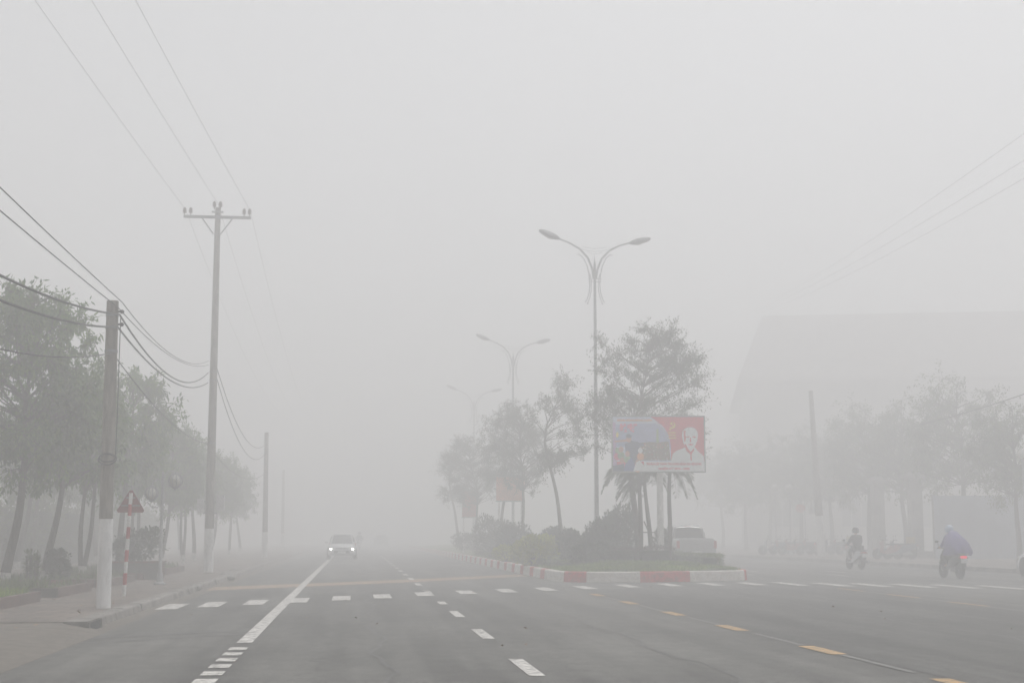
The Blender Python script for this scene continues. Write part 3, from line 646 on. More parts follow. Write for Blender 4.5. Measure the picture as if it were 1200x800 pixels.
shrub(mp(556, 642, 92), 1.5, 1.2, 2600, M['shrub'], 'faint low shrub at the far end of the visible island', 110, L=.2, W=.08)
shrub(mp(775, 640, 55), .5, 1.4, 1500, M['shrub'], 'small dark shrub just left of the billboard post', 111, L=.14, W=.06)
# median trees
MG = 'trees on the planted median'
q = mp(748, 650, 53.5)
tM = make_tree(207, 9.2, .12, 3.6, (-.2, 0), (.55, 0, 6.5), (3.15, 2.4, 3.3), 118, .55, 11, 20, .13, .04, .15, .75, M['leaf_m'], M['bark2'], 'median_tree', 'large wispy tree rising behind the billboard', MG, wash=0, loc=q, open_=.35, cone=.22, lead=.45)
q = mp(664, 650, 61)
tN = make_tree(311, 8.2, .10, 3.7, (-.65, 0), (-.35, 0, 5.7), (1.75, 1.6, 2.4), 40, .55, 9, 20, .14, .045, .2, .8, M['leaf_m'], M['bark2'], 'median_tree', 'thin slanting tree with sparse crown left of the near lamp post', MG, wash=0, loc=q, open_=.4, cone=.1, lead=.5)
q = mp(612, 646, 72); dup(tM, q, 1.7, 'hazy broad tree behind the far lamp post', MG, (.8, .8, .86))
q = mp(583, 645, 80); dup(tN, q, 2.3, 'faint tree between the two orange banners', MG, (1.1, 1.1, .98))
q = mp(556, 642, 90); dup(tM, q, 3.4, 'faint grey tree left of the orange banners', MG, (.82, .82, .80))
q = mp(540, 640, 104); dup(tN, q, .6, 'barely visible tree farthest down the median', MG, (1.2, 1.2, .95))
# palm
q = mp(752, 655, 51.5); pm = thing('fan_palm', 'multi stemmed palm with drooping fronds behind the billboard', 'palm', q)
rnd = random.Random(61); heads = []
for (dx0, dx1, dy, h, r) in ((-.14, -.42, 0, 3.6, .075), (-.05, .02, .15, 3.9, .075), (.34, .10, -.1, 3.4, .065), (.30, .22, .3, 3.0, .05), (1.02, 1.16, .2, 3.5, .075)):
    b = MB(); pts = [(dx0 + (dx1 - dx0) * k ** 1.3 + .03 * sin(6 * k), dy * k, h * k) for k in [i / 9 for i in range(10)]]
    b.tube(pts, [r * (1.25 - .4 * i / 9 + .04 * (i % 2)) for i in range(10)], 10); b.build('trunk', M['palm_bark'], pm); heads.append(Vector(pts[-1]))
for hi, h in enumerate(heads):
    for k in range(7 if hi != 3 else 3):
        a = k * 2 * pi / 9 + hi * .7 + rnd.uniform(-.2, .2); L_ = rnd.uniform(1.0, 1.4); up = rnd.uniform(.15, .8); b = MB()
        d = Vector((cos(a), sin(a), 0)); pts = [h + d * (L_ * s * (1 - .12 * s)) + Vector((0, 0, up * s - 1.35 * s ** 2.1)) for s in [i / 10 for i in range(11)]]
        b.tube(pts, [.02 - .0016 * i for i in range(11)], 4); sd = d.cross(Vector((0, 0, 1)))
        for i in range(46):
            s = .12 + .88 * i / 46; j = min(9, int(s * 10)); p = pts[j].lerp(pts[j + 1], s * 10 - j)
            for sg in (-1, 1):
                ll = .5 * sin(pi * (.12 + .8 * s)) * rnd.uniform(.8, 1.1); leafq(b, p, sd * sg * .75 + d * .4 + Vector((0, 0, -.65 + rnd.uniform(-.15, .2))), ll, .035, rnd)
        b.build('frond', M['palm_leaf'], pm, 0)
b = MB(); b.tube([(-.75, .1, 0), (-.2, .05, 1.5)], .025, 6); b.tube([(.75, -.1, 0), (.1, 0, 1.5)], .025, 6); b.tube([(-.28, .05, 1.1), (.5, 0, 1.1)], .02, 6); b.build('support_stake', M['bark2'], pm)

# twin arm street lights
def street_light(loc, label):
    t = thing('street_light', label, 'street light', loc, 0, 'twin arm lights down the median')
    H = 11.1; b = MB(); b.lathe([(.2, 0), (.2, .04), (.11, .06), (.10, .8), (.095, 1.0), (.05, H + .55), (.02, H + .75), (0, H + 1.0)], 14); b.build('post', M['lamp_paint'], t)
    for s in (-1, 1):
        b = MB(); pr = [(.05, 0), (.1, .35), (.28, .8), (.6, 1.15), (1.0, 1.36), (1.5, 1.5)] if s > 0 else [(.05, 0), (.1, .4), (.28, .85), (.6, 1.2), (1.0, 1.42), (1.5, 1.62)]
        b.tube([(s * x, 0, H + z) for x, z in pr], [.045, .045, .042, .04, .036, .032], 8); arm = b.build('arm', M['lamp_paint'], t)
        b = MB(); a = .24 if s > 0 else .38
        c0 = Vector((s * 1.42, 0, H + pr[-1][1] - .03)); dr = Vector((s * cos(a), 0, sin(a))); nn = Vector((-s * sin(a), 0, cos(a))); rings = []
        for k, (w, hgt) in ((0, (.05, .05)), (.12, (.11, .10)), (.35, (.15, .13)), (.62, (.15, .12)), (.8, (.10, .08)), (.88, (.03, .03))):
            rings.append([c0 + dr * k + Vector((0, w * cos(q), 0)) + nn * (hgt * sin(q)) for q in [i * pi / 6 for i in range(12)]])
        b.loft(rings); hd_ = fixn(b.build('lamp_head', M['lamp_head'], t, 50))
        b = MB(); b.loft([[c0 + dr * k + Vector((0, w * cos(q), 0)) + nn * (-.09 - (.05 if 0 < k_ < 2 else 0) + .02 * sin(q)) for q in [i * pi / 4 for i in range(8)]] for k_, (k, w) in enumerate(((.2, .06), (.35, .11), (.6, .11), (.72, .06)))]); b.build('lens', M['glass_lamp'], hd_)
        # ornamental scrolls
        b = MB(); b.tube([(s * x, 0, H + z) for x, z in [(.72, .95), (.62, .98), (.45, .82), (.3, .5), (.22, .1), (.2, -.3), (.24, -.6), (.32, -.85), (.4, -.95)]], .018, 6)
        b.tube([(s * x, 0, H + z) for x, z in [(.2, .2), (.14, -.1), (.15, -.5), (.22, -.8), (.3, -1.0)]], .014, 6); b.ball((s * .3, 0, H - 1.0), .035, 8); b.build('scroll', M['lamp_paint'], t)
    b = MB()
    for z, w in ((-.12, .27), (.0, .27)): b.tube([(-w, 0, H + z), (w, 0, H + z)], .014, 6)
    for z, w in ((1.12, .52), (1.24, .5), (1.02, .3)): b.tube([(-w, 0, H + z + .06), (-w * .5, 0, H + z), (0, 0, H + z - .02), (w * .5, 0, H + z), (w, 0, H + z + .06)], .008, 5)
    b.build('cross_tie', M['lamp_paint'], t); return t
Yl = 55.0
q = mp(699.5, 640, Yl); s1 = street_light(q, 'nearest twin arm street light with scrolls rising behind the shrubs')
dup(s1, (q[0], q[1] + 29.5, .4), 0, 'second twin arm street light dimmed by fog left of the big tree', 'twin arm lights down the median')
dup(s1, (q[0] + .1, q[1] + 59, .4), 0, 'third twin arm street light nearly lost in the fog', 'twin arm lights down the median')

# ---------------------------------------------------------------- billboard
BY = 50.0; bb = at(772, 560, BY); BW = 108 * 1.0 / 1667; q0 = at(718, 487, BY); q1 = at(826, 553, BY)
Wd = (at(826, 520, BY) - at(718, 520, BY)).length; ztop = at(772, 487, BY).z; zbot = at(772, 553.5, BY).z; Ht = ztop - zbot
t = thing('billboard', 'billboard with red portrait panel and crowd picture on one white post', 'billboard', (bb.x, bb.y, .42), -YAW)
zb = zbot - .42
b = MB(); px = .05
b.tube([(px, .12, -.1), (px, .12, zb + Ht * .6)], .115, 16); b.build('post', M['pole_white'], t)
b = MB(); b.box((px, .12, .02), (.5, .5, .06)); [b.lathe([(.02, 0), (.02, .04), (0, .045)], 6, (px + sx * .19, .12 + sy * .19, .05)) for sx in (-1, 1) for sy in (-1, 1)]; b.build('base_plate', M['steel'], t, 0)
b = MB(); b.box((0, 0, zb + Ht / 2), (Wd - .06, .12, Ht - .06)); b.build('panel', M['art_white'], t, 0)
b = MB(); w = .045
for c, d in (((0, 0, zb + Ht - w / 2), (Wd, .16, w)), ((0, 0, zb + w / 2), (Wd, .16, w)), ((-Wd / 2 + w / 2, 0, zb + Ht / 2), (w, .158, Ht - 2 * w)), ((Wd / 2 - w / 2, 0, zb + Ht / 2), (w, .158, Ht - 2 * w))): b.box(c, d)
b.build('frame', M['board_frame'], t, 0)
b = MB(); [b.box((xx, .09, zb + Ht / 2), (.06, .06, Ht - .1)) for xx in (-1.1, -.4, .4, 1.1)]; [b.box((0, .14, zz), (Wd - .1, .05, .06)) for zz in (zb + .3, zb + Ht - .35)]; b.build('back_strut', M['board_back'], t, 0)
x_0 = -Wd / 2 + w; z_0 = zb + w; IW = Wd - 2 * w; IH = Ht - 2 * w
AM = ['art_red', 'art_white', 'art_blue', 'art_pale', 'art_orange', 'art_yellow', 'art_pink', 'art_dark', 'art_navy', 'art_skin', 'art_green', 'art_violet', 'art_blue2']; ix = {k: i for i, k in enumerate(AM)}
art = MB()
def poly(pts, m, layer):
    y = -.062 - layer * .0025; n = len(pts)
    vs = [(x_0 + p[0] * IW, y, z_0 + (1 - p[1]) * IH) for p in pts]; a = sum(vs[i][0] * vs[(i + 1) % n][2] - vs[(i + 1) % n][0] * vs[i][2] for i in range(n))
    art.add(vs if a > 0 else vs[::-1], [tuple(range(n))], ix[m])
def ell(cx, cy, rx, ry, m, layer, a0=0, a1=2 * pi, n=20): poly([(cx + rx * cos(a0 + (a1 - a0) * i / n), cy + ry * sin(a0 + (a1 - a0) * i / n)) for i in range(n)], m, layer)
poly([(0, 0), (1, 0), (1, 1), (0, 1)], 'art_red', 0)
arc = [(.46 + .175 * sin(q), .62 - .50 * cos(q)) for q in [i * (pi / 2) / 10 for i in range(11)]]
poly([(0, 0), (.42, 0), (.47, .06)] + [(.5, .10)] + [(x, y - .02) for x, y in arc[1:]] + [(.635, .82), (0, .82)], 'art_pale', 1)
poly([(.03, .14), (.46, .12)] + arc[1:] + [(.62, .55), (.03, .55)], 'art_blue', 2)
poly([(.3, .48), (.4, .46), (.5, .47), (.61, .45), (.63, .8), (.3, .8)], 'art_dark', 3)
poly([(.48, .22), (.50, .22), (.505, .48), (.475, .48)], 'art_green', 4)
poly([(0, .10), (.03, .10), (.045, 1), (0, 1)], 'art_violet', 3)
rnd = random.Random(9)
for i in range(26): ell(rnd.uniform(.09, .28), rnd.uniform(.14, .27), rnd.uniform(.008, .02), rnd.uniform(.012, .03), 'art_pink', 4 + i * .05)
for i in range(60): ell(rnd.uniform(.32, .61), rnd.uniform(.5, .8), .006, .011, rnd.choice(('art_skin', 'art_red', 'art_white', 'art_green')), 5 + i * .02, n=8)
poly([(.13, .50), (.2, .44), (.28, .46), (.31, .62), (.30, .86), (.15, .86)], 'art_navy', 6); ell(.175, .40, .028, .075, 'art_skin', 7); ell(.175, .355, .032, .04, 'art_navy', 8)
poly([(.02, .44), (.16, .41), (.16, .45), (.02, .47)], 'art_skin', 8); poly([(.22, .46), (.34, .49), (.34, .54), (.22, .52)], 'art_navy', 8)
for cx, cy, m in ((.09, .60, 'art_skin'), (.05, .62, 'art_green'), (.16, .68, 'art_skin'), (.10, .80, 'art_skin'), (.27, .84, 'art_skin'), (.30, .62, 'art_white')):
    ell(cx, cy, .026, .055, m, 9 + cx); ell(cx, cy + .11, .04, .07, rnd.choice(('art_pink', 'art_orange', 'art_green')), 8.5 + cx)
poly([(.13, .88), (.2, .74), (.24, .88), (.23, 1), (.12, 1)], 'art_blue2', 10); poly([(.0, .9), (.12, .86), (.13, 1), (0, 1)], 'art_navy', 9); poly([(.22, 1), (.25, .84), (.29, .80), (.34, .9), (.36, 1)], 'art_white', 10.5)
ell(.05, .33, .014, .05, 'art_yellow', 6)
# portrait of an elderly man, white on red
poly([(.758, .34), (.765, .27), (.79, .215), (.825, .19), (.87, .19), (.905, .215), (.928, .27), (.934, .34), (.925, .44), (.905, .52), (.885, .58), (.86, .635), (.835, .63), (.80, .57), (.772, .48)], 'art_white', 3)
poly([(.63, .84), (.655, .67), (.70, .62), (.755, .585), (.79, .56), (.90, .56), (.93, .63), (.995, .72), (.995, .84)], 'art_white', 3.5)
poly([(.775, .26), (.80, .25), (.795, .31), (.80, .40), (.79, .47), (.778, .42)], 'art_red', 5)
poly([(.80, .365), (.84, .355), (.838, .372), (.803, .38)], 'art_red', 5.1); poly([(.872, .355), (.91, .365), (.907, .38), (.874, .372)], 'art_red', 5.1)
poly([(.846, .38), (.852, .38), (.86, .455), (.842, .46)], 'art_red', 5.2); poly([(.815, .51), (.85, .495), (.885, .512), (.85, .522)], 'art_red', 5.3)
poly([(.785, .50), (.797, .50), (.82, .58), (.85, .645), (.885, .585), (.89, .60), (.855, .70), (.80, .62)], 'art_red', 5.4); poly([(.846, .66), (.856, .66), (.862, .80), (.848, .80)], 'art_red', 5.5)
poly([(.0, .815), (.34, .815), (.34, .82), (0, .82)], 'art_white', 3)
poly([(.335, .82), (1, .82), (1, 1), (.335, 1)], 'art_white', 11)
# hammer and sickle
sk = [(.652 + .036 * cos(a), .155 + .062 * sin(a)) for a in [radians(d) for d in range(-80, 141, 20)]] + [(.648 + .026 * cos(a), .145 + .050 * sin(a)) for a in [radians(d) for d in range(140, -81, -20)]]
poly(sk, 'art_yellow', 6); poly([(.618, .235), (.628, .215), (.640, .232), (.63, .25)], 'art_yellow', 6.2)
poly([(.628, .125), (.646, .095), (.656, .11), (.638, .142)], 'art_yellow', 6.4); poly([(.640, .118), (.646, .112), (.676, .195), (.668, .205)], 'art_yellow', 6.6)
art.build('printed_picture', [M[k] for k in AM], t, 0)
def text(s, cx, cz, size, m, wid, name='lettering', layer=14, par=t, ybase=-.062):
    cu = bpy.data.curves.new('t', 'FONT'); cu.body = s; cu.size = size; cu.align_x = 'CENTER'; cu.extrude = .001; cu.offset = .004
    o = bpy.data.objects.new('t', cu); C.objects.link(o); bpy.context.view_layer.update()
    me = bpy.data.meshes.new_from_object(o.evaluated_get(bpy.context.evaluated_depsgraph_get())); bpy.data.objects.remove(o)
    xs = [v.co.x for v in me.vertices]; k = wid / (max(xs) - min(xs))
    for v in me.vertices: v.co = Vector((v.co.x * k + cx, ybase - layer * .0025 - v.co.z, v.co.y + cz))
    me.materials.clear(); me.materials.append(m); ob = bpy.data.objects.new(name, me); C.objects.link(ob); ob.parent = par; return ob
text('THI ĐUA LẬP THÀNH TÍCH CHÀO MỪNG ĐẠI HỘI ĐẢNG', x_0 + IW * .665, z_0 + .115 * IH, .10, M['art_red'], IW * .60)
text('NHIỆM KỲ 2015 - 2020', x_0 + IW * .665, z_0 + .03 * IH, .10, M['art_red'], IW * .34)
text('MỪNG ĐẢNG MỪNG XUÂN', x_0 + IW * .24, z_0 + .92 * IH, .09, M['art_orange'], IW * .38)
for i, s in enumerate(('ĐẢNG CỘNG SẢN', 'VIỆT NAM', 'QUANG VINH')): text(s, x_0 + IW * .65, z_0 + (.70 - .05 * i) * IH, .055, M['art_yellow'], IW * .085)

def banner(loc, w, h, z, m, label):
    t = thing('banner_board', label, 'banner', loc, -YAW, 'banner boards farther down the median')
    b = MB(); b.tube([(-w * .4, .05, 0), (-w * .4, .05, z + h)], .05, 8); b.tube([(w * .4, .05, 0), (w * .4, .05, z + h)], .05, 8); b.build('post', M['pole_white'], t)
    MB().box((0, 0, z + h / 2), (w, .06, h)).build('panel', m, t, 0); b = MB()
    for c, d in (((0, 0, z + h), (w + .08, .1, .05)), ((0, 0, z), (w + .08, .1, .05))): b = MB(); b.box(c, d); b.build('frame_rail', M['board_frame'], t, 0)
q = mp(598, 640, 78); banner(q, 1.55, 1.35, at(598, 587, 78).z - q[2], M['banner'], 'orange banner board in the haze under the median trees')
q = mp(550, 640, 92); banner(q, .95, 1.7, at(550, 606, 92).z - q[2], M['banner_red'], 'faint reddish banner board at the far left of the median')

# ---------------------------------------------------------------- vehicles
def ring(y, z0, z1, wb, wt, n=5, bul=.0):
    """closed car cross-section at station y (looking along y)"""
    hz_ = z1 - z0; pts = [(-wb * .86, z0), (-wb, z0 + hz_ * .18), (-wb * 1.0 - bul, z0 + hz_ * .5), (-wt - (wb - wt) * .15, z0 + hz_ * .88), (-wt * .88, z1)]
    pts += [(-wt * .4, z1 + .012)] + [(wt * .4, z1 + .012)]; pts += [(-x, z) for x, z in pts[:5][::-1]]
    return [(x, y, z) for x, z in pts]
def wheel(par, x, y, r=.32, w=.2, name='wheel'):
    s = 1 if x > 0 else -1; b = MB(); b.lathe([(r * .62, -w / 2), (r * .93, -w / 2), (r, -w * .3), (r, w * .3), (r * .93, w / 2), (r * .62, w / 2)], 22, (0, 0, 0), 0, 'x')
    o = b.build(name, M['tyre'], par); o.location = (x, y, r); b = MB(); b.lathe([(r * .6, -w * .3), (r * .62, s * w * .42 if s > 0 else -w * .42)], 18, (0, 0, 0), 0, 'x'); b.lathe([(0, s * w * .30), (r * .14, s * w * .42), (r * .60, s * w * .36)], 18, (0, 0, 0), 0, 'x')
    for k in range(5): a = k * 2 * pi / 5; b.box((s * w * .42, cos(a) * r * .34, sin(a) * r * .34), (.03, .06, .06), 0)
    b.build('rim', M['rim'], o)
def car(name, label, paint, lit, loc, rz, kind='hatch', cat='car'):
    """forward = +y"""
    t = thing(name, label, cat, loc, rz); L_ = 2.15
    if kind == 'hatch': st = [(-2.05, .32, .95, .78, .70), (-2.0, .26, 1.02, .84, .74), (-1.4, .2, 1.02, .87, .78), (0, .2, 1.0, .88, .80), (1.0, .2, .99, .88, .78), (1.45, .2, .93, .87, .74), (1.9, .22, .83, .84, .68), (2.08, .26, .72, .76, .60), (2.14, .34, .60, .62, .50)]
    else: st = [(-2.5, .42, 1.16, .84, .80), (-2.47, .38, 1.2, .88, .84), (-1.5, .36, 1.2, .9, .85), (0, .34, 1.18, .9, .84), (1.0, .34, 1.15, .9, .82), (1.8, .36, 1.08, .88, .78), (2.3, .38, .98, .84, .7), (2.45, .44, .8, .72, .6)]
    b = MB(); b.loft([ring(*s) for s in st]); fixn(b.build('body', paint, t, 50))
    if kind == 'hatch': gs = [(-2.0, .98, 1.05, .70, .64), (-1.72, .98, 1.40, .72, .58), (-1.2, .98, 1.50, .75, .58), (-.2, .98, 1.53, .76, .59), (.35, .98, 1.47, .75, .56), (1.25, .96, 1.0, .68, .62)]
    else: gs = [(-.9, 1.16, 1.22, .80, .74), (-.75, 1.16, 1.66, .80, .64), (-.3, 1.16, 1.74, .81, .64), (.5, 1.16, 1.72, .81, .62), (1.25, 1.12, 1.18, .76, .68)]
    b = MB(); b.loft([ring(*s) for s in gs]); fixn(b.build('window_glass', M['glass'], t, 50))
    mid = [g for g in gs if g[2] > 1.35]; b = MB(); b.loft([[(x, g[0], z) for x, z in ((-g[4] * .97, g[2] - .03), (-g[4] * .9, g[2] + .02), (0, g[2] + .035), (g[4] * .9, g[2] + .02), (g[4] * .97, g[2] - .03), (0, g[2] - .05))] for g in mid]); fixn(b.build('roof', paint, t, 50))
    b = MB()
    for s in (-1, 1):
        zt = mid[0][2]; yb = [gs[0], mid[0], mid[-1], gs[-1]]
        b.tube([(s * gs[0][3] * .98, gs[0][0], gs[0][1] + .02), (s * mid[0][4], mid[0][0], mid[0][2] - .01)], .03, 6); b.tube([(s * mid[-1][4], mid[-1][0], mid[-1][2] - .01), (s * gs[-1][3], gs[-1][0], gs[-1][1] + .04)], .03, 6); b.tube([(s * .80, -.25, 1.0 if kind == 'hatch' else 1.16), (s * .62, -.3, mid[0][2])], .03, 6)
    b.build('roof_pillar', paint, t)
    yf = st[-1][0]; yr = st[0][0]; zf = st[-1][1]
    b = MB(); b.box((0, yf + .0, zf + .12), (.95, .06, .16)); b.box((0, yf - .04, zf + .33 if kind != 'hatch' else zf + .30), (.8, .06, .1)); b.build('grille', M['black'], t, 0)
    b = MB(); b.box((0, yf - .10, zf - .03), (1.5, .3, .12)); b.build('front_bumper', M['black'] if kind != 'hatch' else M['rim'], t, 0)
    MB().box((0, yf + .035, zf + .1), (.46, .015, .12)).build('number_plate', M['plate'], t, 0)
    for s in (-1, 1):
        b = MB(); b.ball((s * .66, yf - .13, zf + .30 + (0 if kind == 'hatch' else .1)), .13, 12, 0, (1.1, .75, .6)); hl = b.build('headlight', M['glass_lamp'], t)
        if lit: b = MB(); b.ball((s * .67, yf - .02, zf + .29), .055, 10, 0, (1.2, .5, .8)); b.build('lamp_bulb', M['headlight'], hl)
        b = MB(); b.box((s * (.80 if kind == 'hatch' else .84), yr + .04, .82 if kind == 'hatch' else .95), (.12, .1, .3)); b.build('tail_light', M['tail_off'], t, 0)
        b = MB(); b.ball((s * .97, .85, 1.03 if kind == 'hatch' else 1.25), .1, 10, 0, (1.1, .6, .75)); b.build('wing_mirror', paint, t)
        r = .32 if kind == 'hatch' else .38
        for yy in ((-1.3, 1.35) if kind == 'hatch' else (-1.55, 1.6)):
            b = MB(); b.lathe([(r * 1.12, -.02), (r * 1.14, .02)], 20, (s * .875, yy, r), 0, 'x'); b.build('wheel_arch', M['black'], t); wheel(t, s * .80, yy, r)
    MB().box((0, yr - .015, .62 if kind == 'hatch' else .62), (.46, .02, .13)).build('number_plate', M['plate'], t, 0)
    MB().box((0, yr - .02, .38 if kind == 'hatch' else .48), (1.6, .12, .14)).build('rear_bumper', M['black'], t, 0)
    if kind != 'hatch':
        b = MB(); b.box((0, -2.505, .93), (1.38, .03, .40)); b.build('tailgate', paint, t, 0); b = MB(); b.box((0, -2.53, .98), (.24, .02, .06)); b.build('tailgate_handle', M['chrome'], t, 0)
        b = MB(); [b.tube([(s * .7, -1.0, 1.2), (s * .62, -1.05, 1.62), (0, -1.05, 1.66)], .03, 6) for s in (-1, 1)]; b.build('roll_bar', M['chrome'], t); b = MB(); b.box((0, -.77, 1.70), (.3, .05, .04)); b.build('brake_lamp', M['tail_off'], t, 0)
    return t
p = gp(400.5, 655); car('white_car', 'white car driving toward the camera with both headlights lit', M['car_white'], True, (p.x, p.y + 1.5, 0), pi)
p = at(815, 650, 63); car('pickup_truck', 'silver pickup truck seen from behind beyond the traffic island', M['car_silver'], False, (p.x, 65.2, 0), 0, 'pickup', 'pickup')
bpy.data.objects['pickup_truck'].scale = (1.0, 1.0, 1.1)
p = at(1193.5, 672, 50); car('parked_car', 'white parked car cut off by the right edge', M['car_white'], False, (p.x + .88, 48.2, 0), 0)
car('distant_car', 'almost invisible car far down the road behind the white car', M['car_silver'], False, (at(447, 640, 180).x, 180, 0), pi)

# scooters
def make_scooter(name, label, pan, group, loc, rz, tail_lit=True):
    t = thing(name, label, 'motorbike', loc, rz, group)
    for yy, nm in ((.62, 'front_wheel'), (-.62, 'rear_wheel')):
        b = MB(); b.lathe([(.2, -.04), (.26, -.05), (.29, -.025), (.29, .025), (.26, .05), (.2, .04)], 22, (0, 0, 0), 0, 'x'); o = b.build(nm, M['tyre'], t); o.location = (0, yy, .29)
        b = MB(); b.lathe([(.2, -.03), (.2, .03)], 18, (0, 0, 0), 0, 'x'); b.lathe([(.0, -.05), (.05, -.05), (.05, .05), (0, .05)], 10, (0, 0, 0), 0, 'x')
        for k in range(6): a = k * pi / 3; b.tube([(0, cos(a) * .04, sin(a) * .04), (0, cos(a) * .2, sin(a) * .2)], .012, 4)
        b.build('rim', M['rim'], o)
    b = MB()
    for s in (-1, 1): b.tube([(s * .07, .62, .29), (s * .07, .50, .62), (s * .03, .42, .86)], .022, 6)
    b.build('fork', M['rim'], t); b = MB(); b.loft([[(s * w, y, z) for s, y, z in ((-1, .62 + a, h), (0, .62 + a, h + .03), (1, .62 + a, h), (0, .62 + a, h - .01))] for a, h, w in ((-.28, .52, .04), (-.1, .60, .065), (.1, .60, .065), (.26, .50, .045))]); b.build('front_mudguard', pan, t)
    b = MB(); b.loft([[(x, y, z) for x, y in ((-w, yc), (-w * .6, yc + .1), (0, yc + .15), (w * .6, yc + .1), (w, yc), (0, yc + .02))] for z, w, yc in ((.36, .13, .34), (.55, .19, .36), (.75, .2, .34), (.90, .14, .33), (.98, .11, .33))]); fixn(b.build('front_shield', pan, t, 50))
    b = MB(); b.tube([(0, .34, .85), (0, .30, 1.0)], .03, 8); b.tube([(-.34, .18, 1.02), (-.2, .27, 1.03), (0, .30, 1.0), (.2, .27, 1.03), (.34, .18, 1.02)], .018, 6); b.build('handlebar', M['black'], t)
    b = MB(); b.ball((0, .42, .95), .09, 10, 0, (1.1, .6, .8)); b.build('headlight', M['glass_lamp'], t)
    for s in (-1, 1):
        b = MB(); b.tube([(s * .24, .26, 1.03), (s * .30, .25, 1.2)], .007, 5); b.ball((s * .32, .25, 1.24), .06, 8, 0, (1, .3, .7)); b.build('mirror', M['black'], t)
    b = MB(); b.loft([[(x, y, z) for x, z in ((-w, zc - h), (-w * 1.05, zc), (-w * .8, zc + h), (w * .8, zc + h), (w * 1.05, zc), (w, zc - h))] for y, w, zc, h in ((-.92, .06, .72, .05), (-.75, .13, .68, .11), (-.45, .17, .60, .18), (-.15, .15, .52, .2), (.05, .12, .40, .1), (.32, .13, .34, .05))]); fixn(b.build('body_panel', pan, t, 50))
    b = MB(); b.loft([[(x, y, z) for x, z in ((-w, zc), (-w * .8, zc + .07), (0, zc + .085), (w * .8, zc + .07), (w, zc))] for y, w, zc in ((-.85, .08, .76), (-.6, .13, .76), (-.3, .14, .75), (0, .11, .74), (.08, .07, .74))]); fixn(b.build('seat', M['black'], t, 50))
    b = MB(); b.box((0, -.35, .33), (.2, .42, .2)); b.tube([(.15, -.1, .26), (.17, -.5, .3), (.18, -.9, .38)], [.025, .045, .055], 8); b.tube([(-.05, -.4, .3), (-.1, -.62, .29)], .05, 8); b.build('engine_and_exhaust', M['rim'], t)
    b = MB(); b.tube([(-.13, -.55, .80), (-.13, -.95, .84), (.13, -.95, .84), (.13, -.55, .80)], .014, 6); b.build('grab_rail', M['rim'], t)
    b = MB(); b.box((0, -.93, .73), (.17, .05, .07)); b.build('tail_light', M['tail'] if tail_lit else M['tail_off'], t, 0)
    b = MB(); b.box((0, -.97, .60), (.19, .012, .14)); b.build('number_plate', M['plate'], t, 0)
    b = MB(); b.loft([[(x, -.86 + .0 * x, z) for x in (-.07, .07)] + [(x, -.93, z - .02) for x in (.07, -.07)] for z in (.68, .42)]); b.build('rear_mudguard', M['black'], t, 0)
    for s in (-1, 1):
        b = MB(); b.ball((s * .12, -.90, .70), .03, 6); b.build('indicator', M['orange'], t)
    return t
def skin_mesh(name, J, E, m, parent, sub=1, root=0):
    me = bpy.data.meshes.new(name); me.from_pydata([j[0] for j in J], E, []); o = bpy.data.objects.new(name, me); C.objects.link(o)
    sk_ = o.modifiers.new('s', 'SKIN'); sk_.use_smooth_shade = True
    for i, j in enumerate(J):
        v = me.skin_vertices[0].data[i]; r = j[1]; v.radius = (r, r) if not isinstance(r, tuple) else r; v.use_root = (i == root)
    o.modifiers.new('u', 'SUBSURF').levels = sub; o.modifiers['u'].render_levels = sub
    bpy.context.view_layer.update(); nm = bpy.data.meshes.new_from_object(o.evaluated_get(bpy.context.evaluated_depsgraph_get())); o.modifiers.clear(); o.data = nm
    nm.materials.clear(); nm.materials.append(m); nm.polygons.foreach_set('use_smooth', [True] * len(nm.polygons)); o.parent = parent; return o
